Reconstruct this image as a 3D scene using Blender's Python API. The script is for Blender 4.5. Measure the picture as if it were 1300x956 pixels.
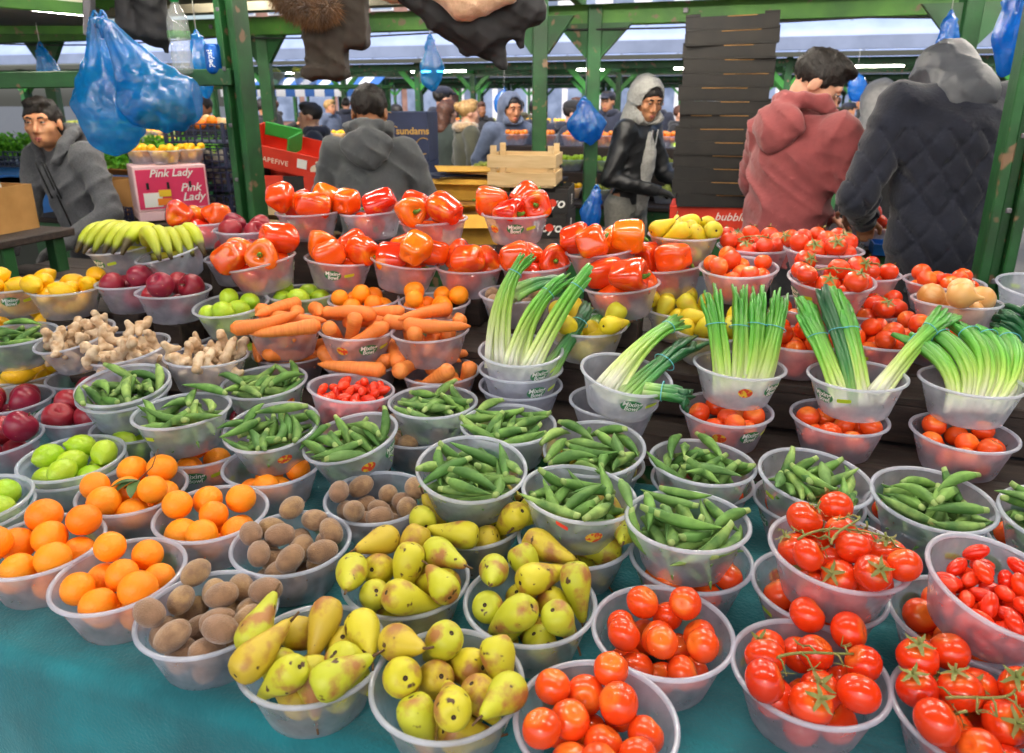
import bpy, bmesh, math, random
import numpy as np
import openvdb
from mathutils import Vector, Matrix, Euler

for o in list(bpy.data.objects): bpy.data.objects.remove(o)
SC = bpy.context.scene
COL = SC.collection
rnd = random.Random(7)
R = math.radians

# ------------------------------------------------------------------ camera
cam_d = bpy.data.cameras.new('camera'); cam = bpy.data.objects.new('camera', cam_d); COL.objects.link(cam)
cam.location = (0, 0, 1.65); cam.rotation_euler = (R(90 - 18.1), 0, 0)
cam_d.sensor_width = 36; cam_d.lens = 940 / 1300 * 36; cam_d.shift_y = -44.5 / 1300
cam_d.clip_start = 0.05; cam_d.clip_end = 500
cam_d.dof.use_dof = True; cam_d.dof.focus_distance = 1.5; cam_d.dof.aperture_fstop = 5.6
SC.camera = cam
# ------------------------------------------------------------------ sky, sun, exposure (overcast day seen from under a market roof)
W = bpy.data.worlds.new('World'); SC.world = W; W.use_nodes = True
wn = W.node_tree.nodes; wl = W.node_tree.links
sky = wn.new('ShaderNodeTexSky'); sky.sky_type = 'NISHITA'; sky.sun_disc = False
sky.sun_elevation = R(48); sky.sun_rotation = R(200); sky.air_density = 1.0; sky.dust_density = 4.0; sky.ozone_density = 1.0
wn['Background'].inputs['Strength'].default_value = 0.11
wl.new(sky.outputs[0], wn['Background'].inputs['Color'])
sun_d = bpy.data.lights.new('sun', 'SUN'); sun = bpy.data.objects.new('sun', sun_d); COL.objects.link(sun)
sun_d.energy = 1.4; sun_d.angle = R(25); sun_d.color = (1, .96, .9)
az, el = R(200), R(48)
sdir = Vector((math.sin(az) * math.cos(el), math.cos(az) * math.cos(el), math.sin(el)))
sun.rotation_euler = (-sdir).to_track_quat('-Z', 'Y').to_euler()
SC.view_settings.view_transform = 'Standard'; SC.view_settings.look = 'None'
SC.view_settings.exposure = 1.32; SC.view_settings.gamma = 1.0; SC.view_settings.use_curve_mapping = False
TUBE_POWER = 44.0
SC.cycles.use_denoising = True
SC.cycles.max_bounces = 7; SC.cycles.diffuse_bounces = 4; SC.cycles.glossy_bounces = 3
SC.cycles.transmission_bounces = 4; SC.cycles.transparent_max_bounces = 14
SC.cycles.caustics_reflective = False; SC.cycles.caustics_refractive = False
SC.cycles.sample_clamp_indirect = 6.0

# ------------------------------------------------------------------ helpers: colours and materials
def C(h, a=1.0):
    h = h.lstrip('#'); v = [int(h[i:i + 2], 16) / 255 for i in (0, 2, 4)]
    return tuple([(c / 12.92 if c <= .04045 else ((c + .055) / 1.055) ** 2.4) for c in v] + [a])
def lerp(a, b, t): return a + (b - a) * t
MATS = {}
def M(name, col, rough=.5, col2=None, scale=8., lo=.35, hi=.65, detail=4., bump=0., bscale=60., spec=.5, metal=0., vary=0.,
      ramp=None, sss=0., emit=None, estr=0., aniso=None, coat=0., sheen=0., pole=None, speck=None, trans=0.):
    """Principled material: two-colour noise, per-object variation (ramp or vary), bump, optional pole spot and specks."""
    if name in MATS: return MATS[name]
    m = bpy.data.materials.new(name); m.use_nodes = True; nt = m.node_tree; N = nt.nodes; L = nt.links
    p = N['Principled BSDF']
    p.inputs['Roughness'].default_value = rough; p.inputs['Specular IOR Level'].default_value = spec; p.inputs['Metallic'].default_value = metal
    if coat: p.inputs['Coat Weight'].default_value = coat; p.inputs['Coat Roughness'].default_value = .12
    if sheen: p.inputs['Sheen Weight'].default_value = sheen
    if sss:
        p.inputs['Subsurface Weight'].default_value = sss; p.inputs['Subsurface Radius'].default_value = (.02, .008, .004); p.inputs['Subsurface Scale'].default_value = .5
    if trans: p.inputs['Transmission Weight'].default_value = trans
    tc = N.new('ShaderNodeTexCoord'); oi = N.new('ShaderNodeObjectInfo')
    off = N.new('ShaderNodeVectorMath'); off.operation = 'MULTIPLY_ADD'
    comb = N.new('ShaderNodeCombineXYZ')
    for i in range(3): L.new(oi.outputs['Random'], comb.inputs[i])
    off.inputs[1].default_value = (17, 31, 23); L.new(comb.outputs[0], off.inputs[0]); L.new(tc.outputs['Object'], off.inputs[2])
    vec = off.outputs[0]
    if aniso:
        mp = N.new('ShaderNodeMapping'); mp.inputs['Scale'].default_value = aniso; L.new(vec, mp.inputs['Vector']); vec = mp.outputs[0]
    def mix(a, b, f, mode='MIX'):
        x = N.new('ShaderNodeMix'); x.data_type = 'RGBA'; x.blend_type = mode
        for inp, v in ((x.inputs[6], a), (x.inputs[7], b)):
            if isinstance(v, tuple): inp.default_value = v
            else: L.new(v, inp)
        if isinstance(f, float): x.inputs[0].default_value = f
        else: L.new(f, x.inputs[0])
        return x.outputs[2]
    c = col
    if ramp:
        r = N.new('ShaderNodeValToRGB'); els = r.color_ramp.elements
        while len(els) < len(ramp): els.new(.5)
        for i, cc in enumerate(ramp): els[i].position = i / (len(ramp) - 1); els[i].color = cc
        L.new(oi.outputs['Random'], r.inputs[0]); c = r.outputs[0]
    if col2:
        n = N.new('ShaderNodeTexNoise'); n.inputs['Scale'].default_value = scale; n.inputs['Detail'].default_value = detail; L.new(vec, n.inputs['Vector'])
        mr = N.new('ShaderNodeMapRange'); mr.inputs[1].default_value = lo; mr.inputs[2].default_value = hi; L.new(n.outputs['Fac'], mr.inputs[0])
        c = mix(c, col2, mr.outputs[0])
    if speck:
        n = N.new('ShaderNodeTexNoise'); n.inputs['Scale'].default_value = speck[1]; n.inputs['Detail'].default_value = 2; L.new(vec, n.inputs['Vector'])
        mr = N.new('ShaderNodeMapRange'); mr.inputs[1].default_value = speck[2]; mr.inputs[2].default_value = speck[2] + .05; L.new(n.outputs['Fac'], mr.inputs[0])
        c = mix(c, speck[0], mr.outputs[0])
    if pole:   # spot of another colour at the +z end: (colour, z0, z1)
        sx = N.new('ShaderNodeSeparateXYZ'); L.new(tc.outputs['Object'], sx.inputs[0])
        mr = N.new('ShaderNodeMapRange'); mr.inputs[1].default_value = pole[1]; mr.inputs[2].default_value = pole[2]; L.new(sx.outputs['Z'], mr.inputs[0])
        c = mix(c, pole[0], mr.outputs[0])
    if vary:
        hs = N.new('ShaderNodeHueSaturation'); mr = N.new('ShaderNodeMapRange'); mr.inputs[3].default_value = 1 - vary; mr.inputs[4].default_value = 1 + vary
        L.new(oi.outputs['Random'], mr.inputs[0]); L.new(mr.outputs[0], hs.inputs['Value'])
        if isinstance(c, tuple): hs.inputs['Color'].default_value = c
        else: L.new(c, hs.inputs['Color'])
        c = hs.outputs[0]
    if isinstance(c, tuple): p.inputs['Base Color'].default_value = c
    else: L.new(c, p.inputs['Base Color'])
    if bump:
        n = N.new('ShaderNodeTexNoise'); n.inputs['Scale'].default_value = bscale; n.inputs['Detail'].default_value = 3; L.new(vec, n.inputs['Vector'])
        b = N.new('ShaderNodeBump'); b.inputs['Strength'].default_value = min(1., bump); b.inputs['Distance'].default_value = .004; L.new(n.outputs['Fac'], b.inputs['Height'])
        L.new(b.outputs[0], p.inputs['Normal'])
    if emit:
        p.inputs['Emission Color'].default_value = emit; p.inputs['Emission Strength'].default_value = estr
    m.diffuse_color = col if isinstance(col, tuple) else (1, 1, 1, 1)
    MATS[name] = m
    return m
def plastic_film(name, tint, opac, rough=.25, backtint=None, bump=0., gloss=.03):
    """Thin milky plastic: part clear, part scattering, part glossy."""
    if name in MATS: return MATS[name]
    m = bpy.data.materials.new(name); m.use_nodes = True; nt = m.node_tree; N = nt.nodes; L = nt.links; N.clear()
    out = N.new('ShaderNodeOutputMaterial'); tr = N.new('ShaderNodeBsdfTransparent'); tr.inputs[0].default_value = backtint or (.97, .97, .98, 1)
    di = N.new('ShaderNodeBsdfDiffuse'); di.inputs[0].default_value = tint; tl = N.new('ShaderNodeBsdfTranslucent'); tl.inputs[0].default_value = tint
    gl = N.new('ShaderNodeBsdfGlossy'); gl.inputs['Roughness'].default_value = rough
    tc = N.new('ShaderNodeTexCoord'); nz = N.new('ShaderNodeTexNoise'); nz.inputs['Scale'].default_value = 30; nz.inputs['Detail'].default_value = 5; L.new(tc.outputs['Object'], nz.inputs['Vector'])
    mr = N.new('ShaderNodeMapRange'); mr.inputs[1].default_value = .3; mr.inputs[2].default_value = .75; mr.inputs[3].default_value = opac - .07; mr.inputs[4].default_value = opac + .1; L.new(nz.outputs['Fac'], mr.inputs[0])
    a = N.new('ShaderNodeMixShader'); a.inputs[0].default_value = .62; L.new(di.outputs[0], a.inputs[1]); L.new(tl.outputs[0], a.inputs[2])
    b = N.new('ShaderNodeMixShader'); L.new(mr.outputs[0], b.inputs[0]); L.new(tr.outputs[0], b.inputs[1]); L.new(a.outputs[0], b.inputs[2])
    if bump:
        n2 = N.new('ShaderNodeTexNoise'); n2.inputs['Scale'].default_value = 22; n2.inputs['Detail'].default_value = 6; n2.inputs['Distortion'].default_value = 1.6; L.new(tc.outputs['Object'], n2.inputs['Vector'])
        bp = N.new('ShaderNodeBump'); bp.inputs['Strength'].default_value = bump; bp.inputs['Distance'].default_value = .02; L.new(n2.outputs['Fac'], bp.inputs['Height'])
        for q in (di, tl, gl): L.new(bp.outputs[0], q.inputs['Normal'])
    lw = N.new('ShaderNodeLayerWeight'); lw.inputs[0].default_value = .25; fr = N.new('ShaderNodeMapRange'); fr.inputs[3].default_value = gloss; fr.inputs[4].default_value = .35; L.new(lw.outputs['Facing'], fr.inputs[0])
    c = N.new('ShaderNodeMixShader'); L.new(fr.outputs[0], c.inputs[0]); L.new(b.outputs[0], c.inputs[1]); L.new(gl.outputs[0], c.inputs[2])
    L.new(c.outputs[0], out.inputs[0]); MATS[name] = m; return m

# ------------------------------------------------------------------ helpers: objects and meshes
def link(name, me, mat=None, parent=None, loc=None, rot=None, smooth=True):
    o = bpy.data.objects.new(name, me); COL.objects.link(o)
    if mat is not None and me is not None:
        mats = mat if isinstance(mat, (list, tuple)) else [mat]
        if not len(me.materials):
            for x in mats: me.materials.append(x)
    if parent is not None: o.parent = parent
    if loc is not None: o.location = loc
    if rot is not None: o.rotation_euler = rot
    return o
def empty(name, loc=(0, 0, 0), rz=0.):
    o = bpy.data.objects.new(name, None); COL.objects.link(o); o.location = loc; o.rotation_euler = (0, 0, rz); o.empty_display_size = .05; return o
def tag(o, label, cat, group=None):
    o['label'] = label; o['category'] = cat
    if group: o['group'] = group
    return o
def mesh_np(name, v, f, smooth=True, uv=None):
    me = bpy.data.meshes.new(name); me.from_pydata([tuple(map(float, x)) for x in v], [], [tuple(int(i) for i in q) for q in f])
    if smooth: me.polygons.foreach_set('use_smooth', [True] * len(me.polygons))
    if uv is not None:
        l = me.uv_layers.new(name='uv'); idx = np.empty(len(me.loops), dtype=np.int32); me.loops.foreach_get('vertex_index', idx)
        l.data.foreach_set('uv', np.asarray(uv, dtype=np.float32)[idx].ravel())
    me.update(); return me
def lathe(name, prof, n=24, lobes=None, cap=True):
    """Revolve (r, z) profile; lobes(theta, t) scales the radius."""
    v, f = [], []
    m = len(prof)
    for i, (r, z) in enumerate(prof):
        for j in range(n):
            t = 2 * math.pi * j / n; k = lobes(t, i / (m - 1)) if lobes else 1
            v.append((r * k * math.cos(t), r * k * math.sin(t), z))
    for i in range(m - 1):
        for j in range(n):
            f.append((i * n + j, i * n + (j + 1) % n, (i + 1) * n + (j + 1) % n, (i + 1) * n + j))
    if cap: f.append(tuple(range(n - 1, -1, -1))); f.append(tuple((m - 1) * n + j for j in range(n)))
    return mesh_np(name, v, f)
def tube(pts, rad, n=8, squash=None, up=None):
    """Vertices, faces, t for a swept tube through pts; rad scalar or per-point; squash: per-point (a,b) cross-section factors."""
    P = [Vector(p) for p in pts]; m = len(P); v, f, tt = [], [], []
    prev = None
    for i in range(m):
        d = (P[min(i + 1, m - 1)] - P[max(i - 1, 0)]).normalized()
        if prev is None:
            a = Vector(up) if up is not None else (Vector((0, 0, 1)) if abs(d.z) < .9 else Vector((1, 0, 0)))
            a = (a - d * a.dot(d)).normalized()
        else: a = (prev - d * prev.dot(d)).normalized()
        prev = a; b = d.cross(a)
        r = rad[i] if hasattr(rad, '__len__') else rad
        s = squash[i] if squash else (1, 1)
        for j in range(n):
            t = 2 * math.pi * j / n; v.append(P[i] + a * (r * s[0] * math.cos(t)) + b * (r * s[1] * math.sin(t))); tt.append((j / n, i / (m - 1)))
    for i in range(m - 1):
        for j in range(n): f.append((i * n + j, i * n + (j + 1) % n, (i + 1) * n + (j + 1) % n, (i + 1) * n + j))
    f.append(tuple(range(n - 1, -1, -1))); f.append(tuple((m - 1) * n + j for j in range(n)))
    return v, f, tt
def tube_mesh(name, pts, rad, n=8, squash=None, up=None):
    v, f, t = tube(pts, rad, n, squash, up); return mesh_np(name, v, f, uv=t)
def bez(a, b, c, d, n=10):
    a, b, c, d = map(Vector, (a, b, c, d)); return [a * (1 - t) ** 3 + b * 3 * t * (1 - t) ** 2 + c * 3 * t * t * (1 - t) + d * t ** 3 for t in [i / (n - 1) for i in range(n)]]
def box_mesh(name, sx, sy, sz, bev=.004, origin='base', seg=1):
    bm = bmesh.new(); bmesh.ops.create_cube(bm, size=1)
    for x in bm.verts: x.co = Vector((x.co.x * sx, x.co.y * sy, (x.co.z + (.5 if origin == 'base' else 0)) * sz))
    if bev: bmesh.ops.bevel(bm, geom=bm.edges[:], offset=min(bev, .3 * min(sx, sy, sz)), segments=seg, affect='EDGES', profile=.5)
    me = bpy.data.meshes.new(name); bm.to_mesh(me); bm.free(); return me
def box(name, size, loc, mat, parent=None, rot=None, bev=.004, origin='base'):
    return link(name, box_mesh(name, *size, bev=bev, origin=origin), mat, parent, loc, rot)
def bar(name, a, b, w, d, mat, parent=None, bev=.004):
    """A square bar of w x d from a to b."""
    a, b = Vector(a), Vector(b); L_ = (b - a).length; me = box_mesh(name, w, d, L_, bev)
    o = link(name, me, mat, parent); q = (b - a).to_track_quat('Z', 'Y'); o.location = a; o.rotation_euler = q.to_euler(); return o
FONT_CACHE = {}
def text_mesh(name, s, size=.02, bold=0., shear=0., ext=.0004, space=1.):
    cu = bpy.data.curves.new(name, 'FONT'); cu.body = s; cu.size = size; cu.align_x = 'CENTER'; cu.align_y = 'CENTER'; cu.offset = bold; cu.shear = shear; cu.extrude = ext; cu.resolution_u = 3
    cu.space_character = space
    o = bpy.data.objects.new(name, cu); COL.objects.link(o); dg = bpy.context.evaluated_depsgraph_get()
    me = bpy.data.meshes.new_from_object(o.evaluated_get(dg)); me.name = name; bpy.data.objects.remove(o); bpy.data.curves.remove(cu); return me
def text(name, s, size, mat, parent, loc, rot, **k): return link(name, text_mesh(name, s, size, **k), mat, parent, loc, rot)
def copy_tree(o, parent=None):
    c = o.copy(); COL.objects.link(c); c.parent = parent
    for ch in o.children: copy_tree(ch, c)
    return c

# ------------------------------------------------------------------ helpers: signed distance modelling (for bodies, clothes, bags)
class SDF:
    def __init__(s, lo, hi, h):
        s.h = h; s.lo = np.array(lo, float) - 3 * h; n = np.ceil((np.array(hi) - s.lo) / h + 3).astype(int)
        s.ax = [(s.lo[i] + h * np.arange(n[i])).astype(np.float32) for i in range(3)]
        s.D = np.full(n, 1.0, np.float32)
    def _sl(s, lo, hi):
        r = []
        for i in range(3):
            a = max(0, int((lo[i] - s.lo[i]) / s.h) - 1); b = min(len(s.ax[i]), int((hi[i] - s.lo[i]) / s.h) + 3)
            if b <= a: return None
            r.append(slice(a, b))
        return tuple(r)
    def _g(s, sl): return s.ax[0][sl[0]][:, None, None], s.ax[1][sl[1]][None, :, None], s.ax[2][sl[2]][None, None, :]
    def _put(s, sl, d, k, op):
        a = s.D[sl]
        if op == 'sub': d = -d
        if k <= 0: s.D[sl] = np.minimum(a, d) if op == 'add' else np.maximum(a, d); return
        sg = 1 if op == 'add' else -1
        a2, d2 = a * sg, d * sg
        hh = np.maximum(k - np.abs(a2 - d2), 0) / k
        s.D[sl] = sg * (np.minimum(a2, d2) - hh * hh * k * .25)
    def cone(s, a, b, ra, rb=None, k=.02, op='add'):
        rb = ra if rb is None else rb; a = np.array(a, float); b = np.array(b, float); m = max(ra, rb) + k + 4 * s.h
        sl = s._sl(np.minimum(a, b) - m, np.maximum(a, b) + m)
        if sl is None: return
        X, Y, Z = s._g(sl); ba = b - a; q = float(ba @ ba) + 1e-9
        t = np.clip(((X - a[0]) * ba[0] + (Y - a[1]) * ba[1] + (Z - a[2]) * ba[2]) / q, 0, 1)
        d = np.sqrt((X - a[0] - t * ba[0]) ** 2 + (Y - a[1] - t * ba[1]) ** 2 + (Z - a[2] - t * ba[2]) ** 2) - (ra + (rb - ra) * t)
        s._put(sl, d.astype(np.float32), k, op)
    def ell(s, c, r, k=.02, rot=None, op='add'):
        c = np.array(c, float); r = np.array(r, float); m = r.max() + k + 4 * s.h
        sl = s._sl(c - m, c + m)
        if sl is None: return
        X, Y, Z = s._g(sl); X, Y, Z = X - c[0], Y - c[1], Z - c[2]
        if rot is not None:
            Q = np.array(rot.transposed()); X, Y, Z = Q[0][0] * X + Q[0][1] * Y + Q[0][2] * Z, Q[1][0] * X + Q[1][1] * Y + Q[1][2] * Z, Q[2][0] * X + Q[2][1] * Y + Q[2][2] * Z
        k0 = np.sqrt((X / r[0]) ** 2 + (Y / r[1]) ** 2 + (Z / r[2]) ** 2); k1 = np.sqrt((X / r[0] ** 2) ** 2 + (Y / r[1] ** 2) ** 2 + (Z / r[2] ** 2) ** 2) + 1e-6
        s._put(sl, (k0 * (k0 - 1) / k1).astype(np.float32), k, op)
    def box(s, c, half, k=.02, rnd_=.015, op='add'):
        c = np.array(c, float); half = np.array(half, float); m = half + k + 4 * s.h; sl = s._sl(c - m, c + m)
        if sl is None: return
        X, Y, Z = s._g(sl); q = [np.abs(A - c[i]) - (half[i] - rnd_) for i, A in enumerate((X, Y, Z))]
        d = np.sqrt(np.maximum(q[0], 0) ** 2 + np.maximum(q[1], 0) ** 2 + np.maximum(q[2], 0) ** 2) + np.minimum(np.maximum(np.maximum(q[0], q[1]), q[2]), 0) - rnd_
        s._put(sl, d.astype(np.float32), k, op)
    def plane(s, p, n, k=0., keep_below=True):
        """Cut away everything on the side the normal points to."""
        n = np.array(n, float); n /= np.linalg.norm(n); X, Y, Z = s.ax[0][:, None, None], s.ax[1][None, :, None], s.ax[2][None, None, :]
        d = (X - p[0]) * n[0] + (Y - p[1]) * n[1] + (Z - p[2]) * n[2]
        s._put((slice(None),) * 3, -d.astype(np.float32), k, 'sub')
    def disp(s, fn):
        X, Y, Z = s.ax[0][:, None, None], s.ax[1][None, :, None], s.ax[2][None, None, :]
        s.D = (s.D + fn(X, Y, Z)).astype(np.float32)
    def mesh(s, name, adapt=.0):
        g = openvdb.FloatGrid(background=1.0); g.copyFromArray(s.D); g.transform = openvdb.createLinearTransform(voxelSize=s.h)
        p, tr, q = g.convertToPolygons(isovalue=0.0, adaptivity=adapt)
        p = p + s.lo
        f = [tuple(int(i) for i in x[::-1]) for x in q] + [tuple(int(i) for i in x[::-1]) for x in tr]
        me = bpy.data.meshes.new(name); me.from_pydata([tuple(map(float, x)) for x in p], [], f)
        me.polygons.foreach_set('use_smooth', [True] * len(me.polygons)); me.update(); return me
TH = R(-18)
def uvw(u, v, z=0.): return Vector((u * math.cos(TH) - v * math.sin(TH), u * math.sin(TH) + v * math.cos(TH), z))
_F = 940.; _P = R(18.1)
def px(u, v, y=None, z=None):
    """World point seen at photo pixel (u, v), at distance y in front of the camera or at height z."""
    d = Vector(((u - 650) / _F, math.cos(_P) + (433.5 - v) / _F * math.sin(_P), -math.sin(_P) + (433.5 - v) / _F * math.cos(_P)))
    t = y / d.y if y is not None else (z - 1.65) / d.z
    return Vector((0, 0, 1.65)) + d * t

# ================================================================== the setting: ground, our stall
m_green = M('green paint', C('1f5f2c'), .5, C('163f1d'), scale=5, detail=8, bump=.35, bscale=30, speck=(C('7a5f48'), 14, .64))
m_green_l = M('light green paint', C('558f34'), .55, C('37692a'), scale=4, detail=8, bump=.3, bscale=30, speck=(C('7a6a50'), 12, .63))
m_wood_dark = M('dark plank', C('3a2d27'), .75, C('241b18'), scale=6, aniso=(1, 8, 8), bump=.4, bscale=50)
m_cloth_teal = M('teal cloth', C('03707a'), .95, C('03555e'), scale=9, lo=.3, hi=.7, detail=8, bump=.45, bscale=160, sheen=.25)
m_roof_under = M('roof underside', C('8d8672'), .6, C('6d6858'), scale=3, bump=.2, bscale=8)
m_pave = M('paving', C('55534f'), .6, C('3f3d3a'), scale=2.5, bump=.3, bscale=30)

bm = bmesh.new(); bmesh.ops.create_grid(bm, x_segments=4, y_segments=4, size=150); me = bpy.data.meshes.new('ground'); bm.to_mesh(me); bm.free()
g = link('ground', me, m_pave, loc=(0, 40, 0)); g['kind'] = 'structure'

# stall table: legs, top, steps of planks, risers
stall = tag(empty('market_stall', uvw(0, 1.5), TH), 'long stepped market stall of dark planks carrying the bowls of produce', 'stall')
U0, U1 = -2.9, 1.75
def su(u, v, z): return (u, v - 1.5, z)          # stall-local coordinates
box('table_top', (U1 - U0, 1.76, .03), su((U0 + U1) / 2, 1.58, .765), m_wood_dark, stall)
for u in (U0 + .1, -.6, U1 - .1):
    for v in (.78, 2.35): box('leg', (.06, .06, .764), su(u, v, 0), m_green, stall)
def planks(z, v0, v1, n, th=.022):
    w = (v1 - v0) / n
    for i in range(n):
        jz = rnd.uniform(-.0015, .0015)
        box('plank', (U1 - U0 - rnd.uniform(0, .05), w - .006, th), su((U0 + U1) / 2 + rnd.uniform(-.02, .02), v0 + w * (i + .5), z - th + jz), m_wood_dark, stall, bev=.003)
planks(.872, 1.545, 1.80, 2); planks(.992, 1.80, 2.45, 4)
box('riser_board', (U1 - U0 - .06, .02, .053), su((U0 + U1) / 2, 1.562, .7965), m_green, stall)
box('riser_board', (U1 - U0 - .06, .02, .098), su((U0 + U1) / 2, 1.815, .8715), m_wood_dark, stall)

# teal cloth over the front of the table, hanging down at the front edge
def cloth():
    nu, prof = 260, []
    for i in range(53): prof.append((1.56 - i * .016375, 0.))
    for i in range(6):
        a = R(15 * (i + 1)); prof.append((.7085 - .03 * math.sin(a), -.03 * (1 - math.cos(a))))
    for i in range(1, 9): prof.append((.675, -.03 - i * .05))
    v, f = [], []
    for i in range(nu):
        u = lerp(U0 + .01, U1 + .02, i / (nu - 1))
        for (vv, dz) in prof:
            drop = max(0, -dz - .02); wr = (.004 * math.sin(u * 9 + vv * 7) * math.sin(vv * 11 - u * 4) + .0045 * (1 - abs(math.sin(u * 7 + vv * 13 + 1.5 * math.sin(vv * 9)))) ** 4) * (1 if dz == 0 else .4)
            fold = .02 * math.sin(u * 16 + math.sin(u * 5) * 2) * drop / .4
            v.append((u, vv - 1.5 - abs(drop) * .06 + fold, .7995 + dz + max(-.002, wr)))
    n = len(prof)
    for i in range(nu - 1):
        for j in range(n - 1): f.append((i * n + j, i * n + j + 1, (i + 1) * n + j + 1, (i + 1) * n + j))
    return mesh_np('tablecloth', v, f)
cl = link('tablecloth', cloth(), m_cloth_teal, loc=uvw(0, 1.5), rot=(0, 0, TH)); md = cl.modifiers.new('t', 'SOLIDIFY'); md.thickness = .003; md.offset = 1
tag(cl, 'teal blue cloth spread over the table under the bowls', 'tablecloth')

# ================================================================== bowls
BR, BB, BH = .106, .074, .092           # rim radius, base radius, height
m_bowl = plastic_film('milky bowl plastic', (.74, .78, .96, 1), .37, .16)
m_rim = plastic_film('bowl rim plastic', (.82, .86, .99, 1), .62, .2)
m_label_g = M('label green', C('2f7d4e'), .5)
m_label_y = M('label lime', C('b8d22c'), .5)
m_label_w = M('label white', C('f2f5f2'), .5)
m_label_r = M('label red fruit print', C('d8482c'), .5, C('e8c53a'), scale=120, lo=.45, hi=.55)
prof = [(.004, .0015)] + [(BB - .006, .0015), (BB, .006)] + [(lerp(BB, BR - .006, i / 8) , lerp(.006, BH - .006, i / 8)) for i in range(1, 9)]
inner = [(r - .0022, max(z, .0035)) for r, z in reversed(prof)]
inner[0] = (inner[0][0], prof[-1][1])
bowl_me = lathe('bowl_wall', prof, 44, cap=False); bowl_me.materials.append(m_bowl)
rim_prof = [(BR - .0062, BH - .0048), (BR - .001, BH - .006), (BR + .0012, BH - .0045), (BR + .0008, BH - .001), (BR - .002, BH + .0006), (BR - .0055, BH - .0005), (BR - .0062, BH - .0055)]
rim_me = lathe('rim', rim_prof, 48, cap=False); rim_me.materials.append(m_rim)
def on_wall(x, y, d=.0008):            # flat label coords -> outside of the bowl wall; y measured up the wall from the base
    t = .02 + y; r = lerp(BB, BR - .006, (t - .006) / (BH - .012)) + d; a = x / .095
    return (r * math.sin(a), -r * math.cos(a), t)
def wall_patch(name, fn, mat, n=28, rings=3):
    v, f = [on_wall(*fn(0, 0))], []
    for k in range(1, rings + 1):
        for j in range(n): v.append(on_wall(*fn(2 * math.pi * j / n, k / rings)))
    for j in range(n): f.append((0, 1 + j, 1 + (j + 1) % n))
    for k in range(rings - 1):
        for j in range(n): f.append((1 + k * n + j, 1 + (k + 1) * n + j, 1 + (k + 1) * n + (j + 1) % n, 1 + k * n + (j + 1) % n))
    me = mesh_np(name, v, f); me.materials.append(mat); return me
def sup(a, r, w, h, p=1.): 
    c, s = math.cos(a), math.sin(a); return (math.copysign(abs(c) ** p, c) * w * r, math.copysign(abs(s) ** p, s) * h * r)
lab_oval = wall_patch('printed_oval', lambda a, r: (sup(a, r, .027, .0155)[0], sup(a, r, .027, .0155)[1] + .035), m_label_g)
def strip_fn(a, r):
    x, y = sup(a, r, .016, .005, .4); return (x + .052, y + .036 + x * .15)
lab_strip = wall_patch('printed_strip', strip_fn, m_label_y)
lab_fruit = wall_patch('printed_fruit', lambda a, r: (sup(a, r, .017, .012)[0] - .075, sup(a, r, .017, .012)[1] + .032), m_label_r)
def bent_text(lines):
    tv, tf = [], []
    for s, size, cy in lines:
        me = text_mesh('t', s, size, bold=.0004, shear=.1, ext=0); b = len(tv)
        tv += [on_wall(v.co.x, v.co.y + cy, .0014) for v in me.vertices]; tf += [tuple(b + i for i in p.vertices) for p in me.polygons]; bpy.data.meshes.remove(me)
    me = mesh_np('printed_lettering', tv, tf, smooth=False); me.materials.append(m_label_w); return me
lab_text = bent_text([('Mixing', .0175, .0405), ('Bowl', .0165, .0275)])

# ------------------------------------------------------------------ produce meshes
def jitter(me, amp, sc=60, seed=0):
    r = random.Random(seed); ph = [r.uniform(0, 6) for _ in range(6)]
    for v in me.vertices:
        x, y, z = v.co * sc; k = 1 + amp * (math.sin(x + ph[0]) * math.sin(y + ph[1]) + math.sin(z * 1.3 + ph[2] + x * .6)) ; v.co *= k
    return me
def sphere_prof(r, n=12, sq=1., top=0., bot=0.):
    out = []
    for i in range(n + 1):
        a = math.pi * i / n; rr = r * math.sin(a); z = -r * math.cos(a) * sq
        d = math.exp(-(rr / (r * .28)) ** 2)
        if z > 0: z -= top * r * d
        else: z += bot * r * d
        out.append((max(rr, 1e-4), z))
    return out
PM = {}
PM['orange'] = M('orange peel', C('ff8a0c'), .42, ramp=[C('ff8408'), C('ff9a18'), C('ff7a06')], bump=.35, bscale=260, spec=.4, pole=(C('9aa23c'), .0278, .0284), vary=.06)
PM['tomato'] = M('tomato skin', C('e8330f'), .2, pole=(C('ee8a30'), .016, .026), speck=(C('f0a060'), 140, .74), vary=.1, ramp=[C('e8481a'), C('f0601c'), C('dc3a14'), C('f26a20')], col2=C('e64a18'), scale=9, spec=.4, coat=.15)
PM['vine'] = M('vine tomato skin', C('de2110'), .18, pole=(C('e07a28'), .017, .028), speck=(C('ee9050'), 140, .75), vary=.1, ramp=[C('d83012'), C('e24416'), C('dc3812')], spec=.45, coat=.2)
PM['cherry'] = M('plum tomato skin', C('e02a0e'), .15, ramp=[C('de2c12'), C('ec4014')], spec=.45, coat=.15)
PM['kiwi'] = M('kiwi skin', C('9a7448'), .85, C('82644c'), scale=50, bump=.6, bscale=400, ramp=[C('a4805c'), C('94725a'), C('ae8c5c'), C('a08068')], spec=.2, sheen=.4)
PM['lemon'] = M('lemon peel', C('f5b400'), .4, C('f7c81a'), scale=12, bump=.4, bscale=180, vary=.05)
PM['lime'] = M('lime peel', C('8fbf16'), .35, C('b4d030'), scale=14, bump=.35, bscale=180, ramp=[C('79b010'), C('a9cc24'), C('86bd14')])
PM['apple'] = M('red apple skin', C('8e1424'), .32, C('a83038'), scale=10, lo=.5, hi=.8, aniso=(1.5, 1.5, .5), ramp=[C('74122c'), C('8a1a36'), C('9c2834'), C('80162c')], spec=.5, speck=(C('d8a878'), 90, .72))
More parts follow.
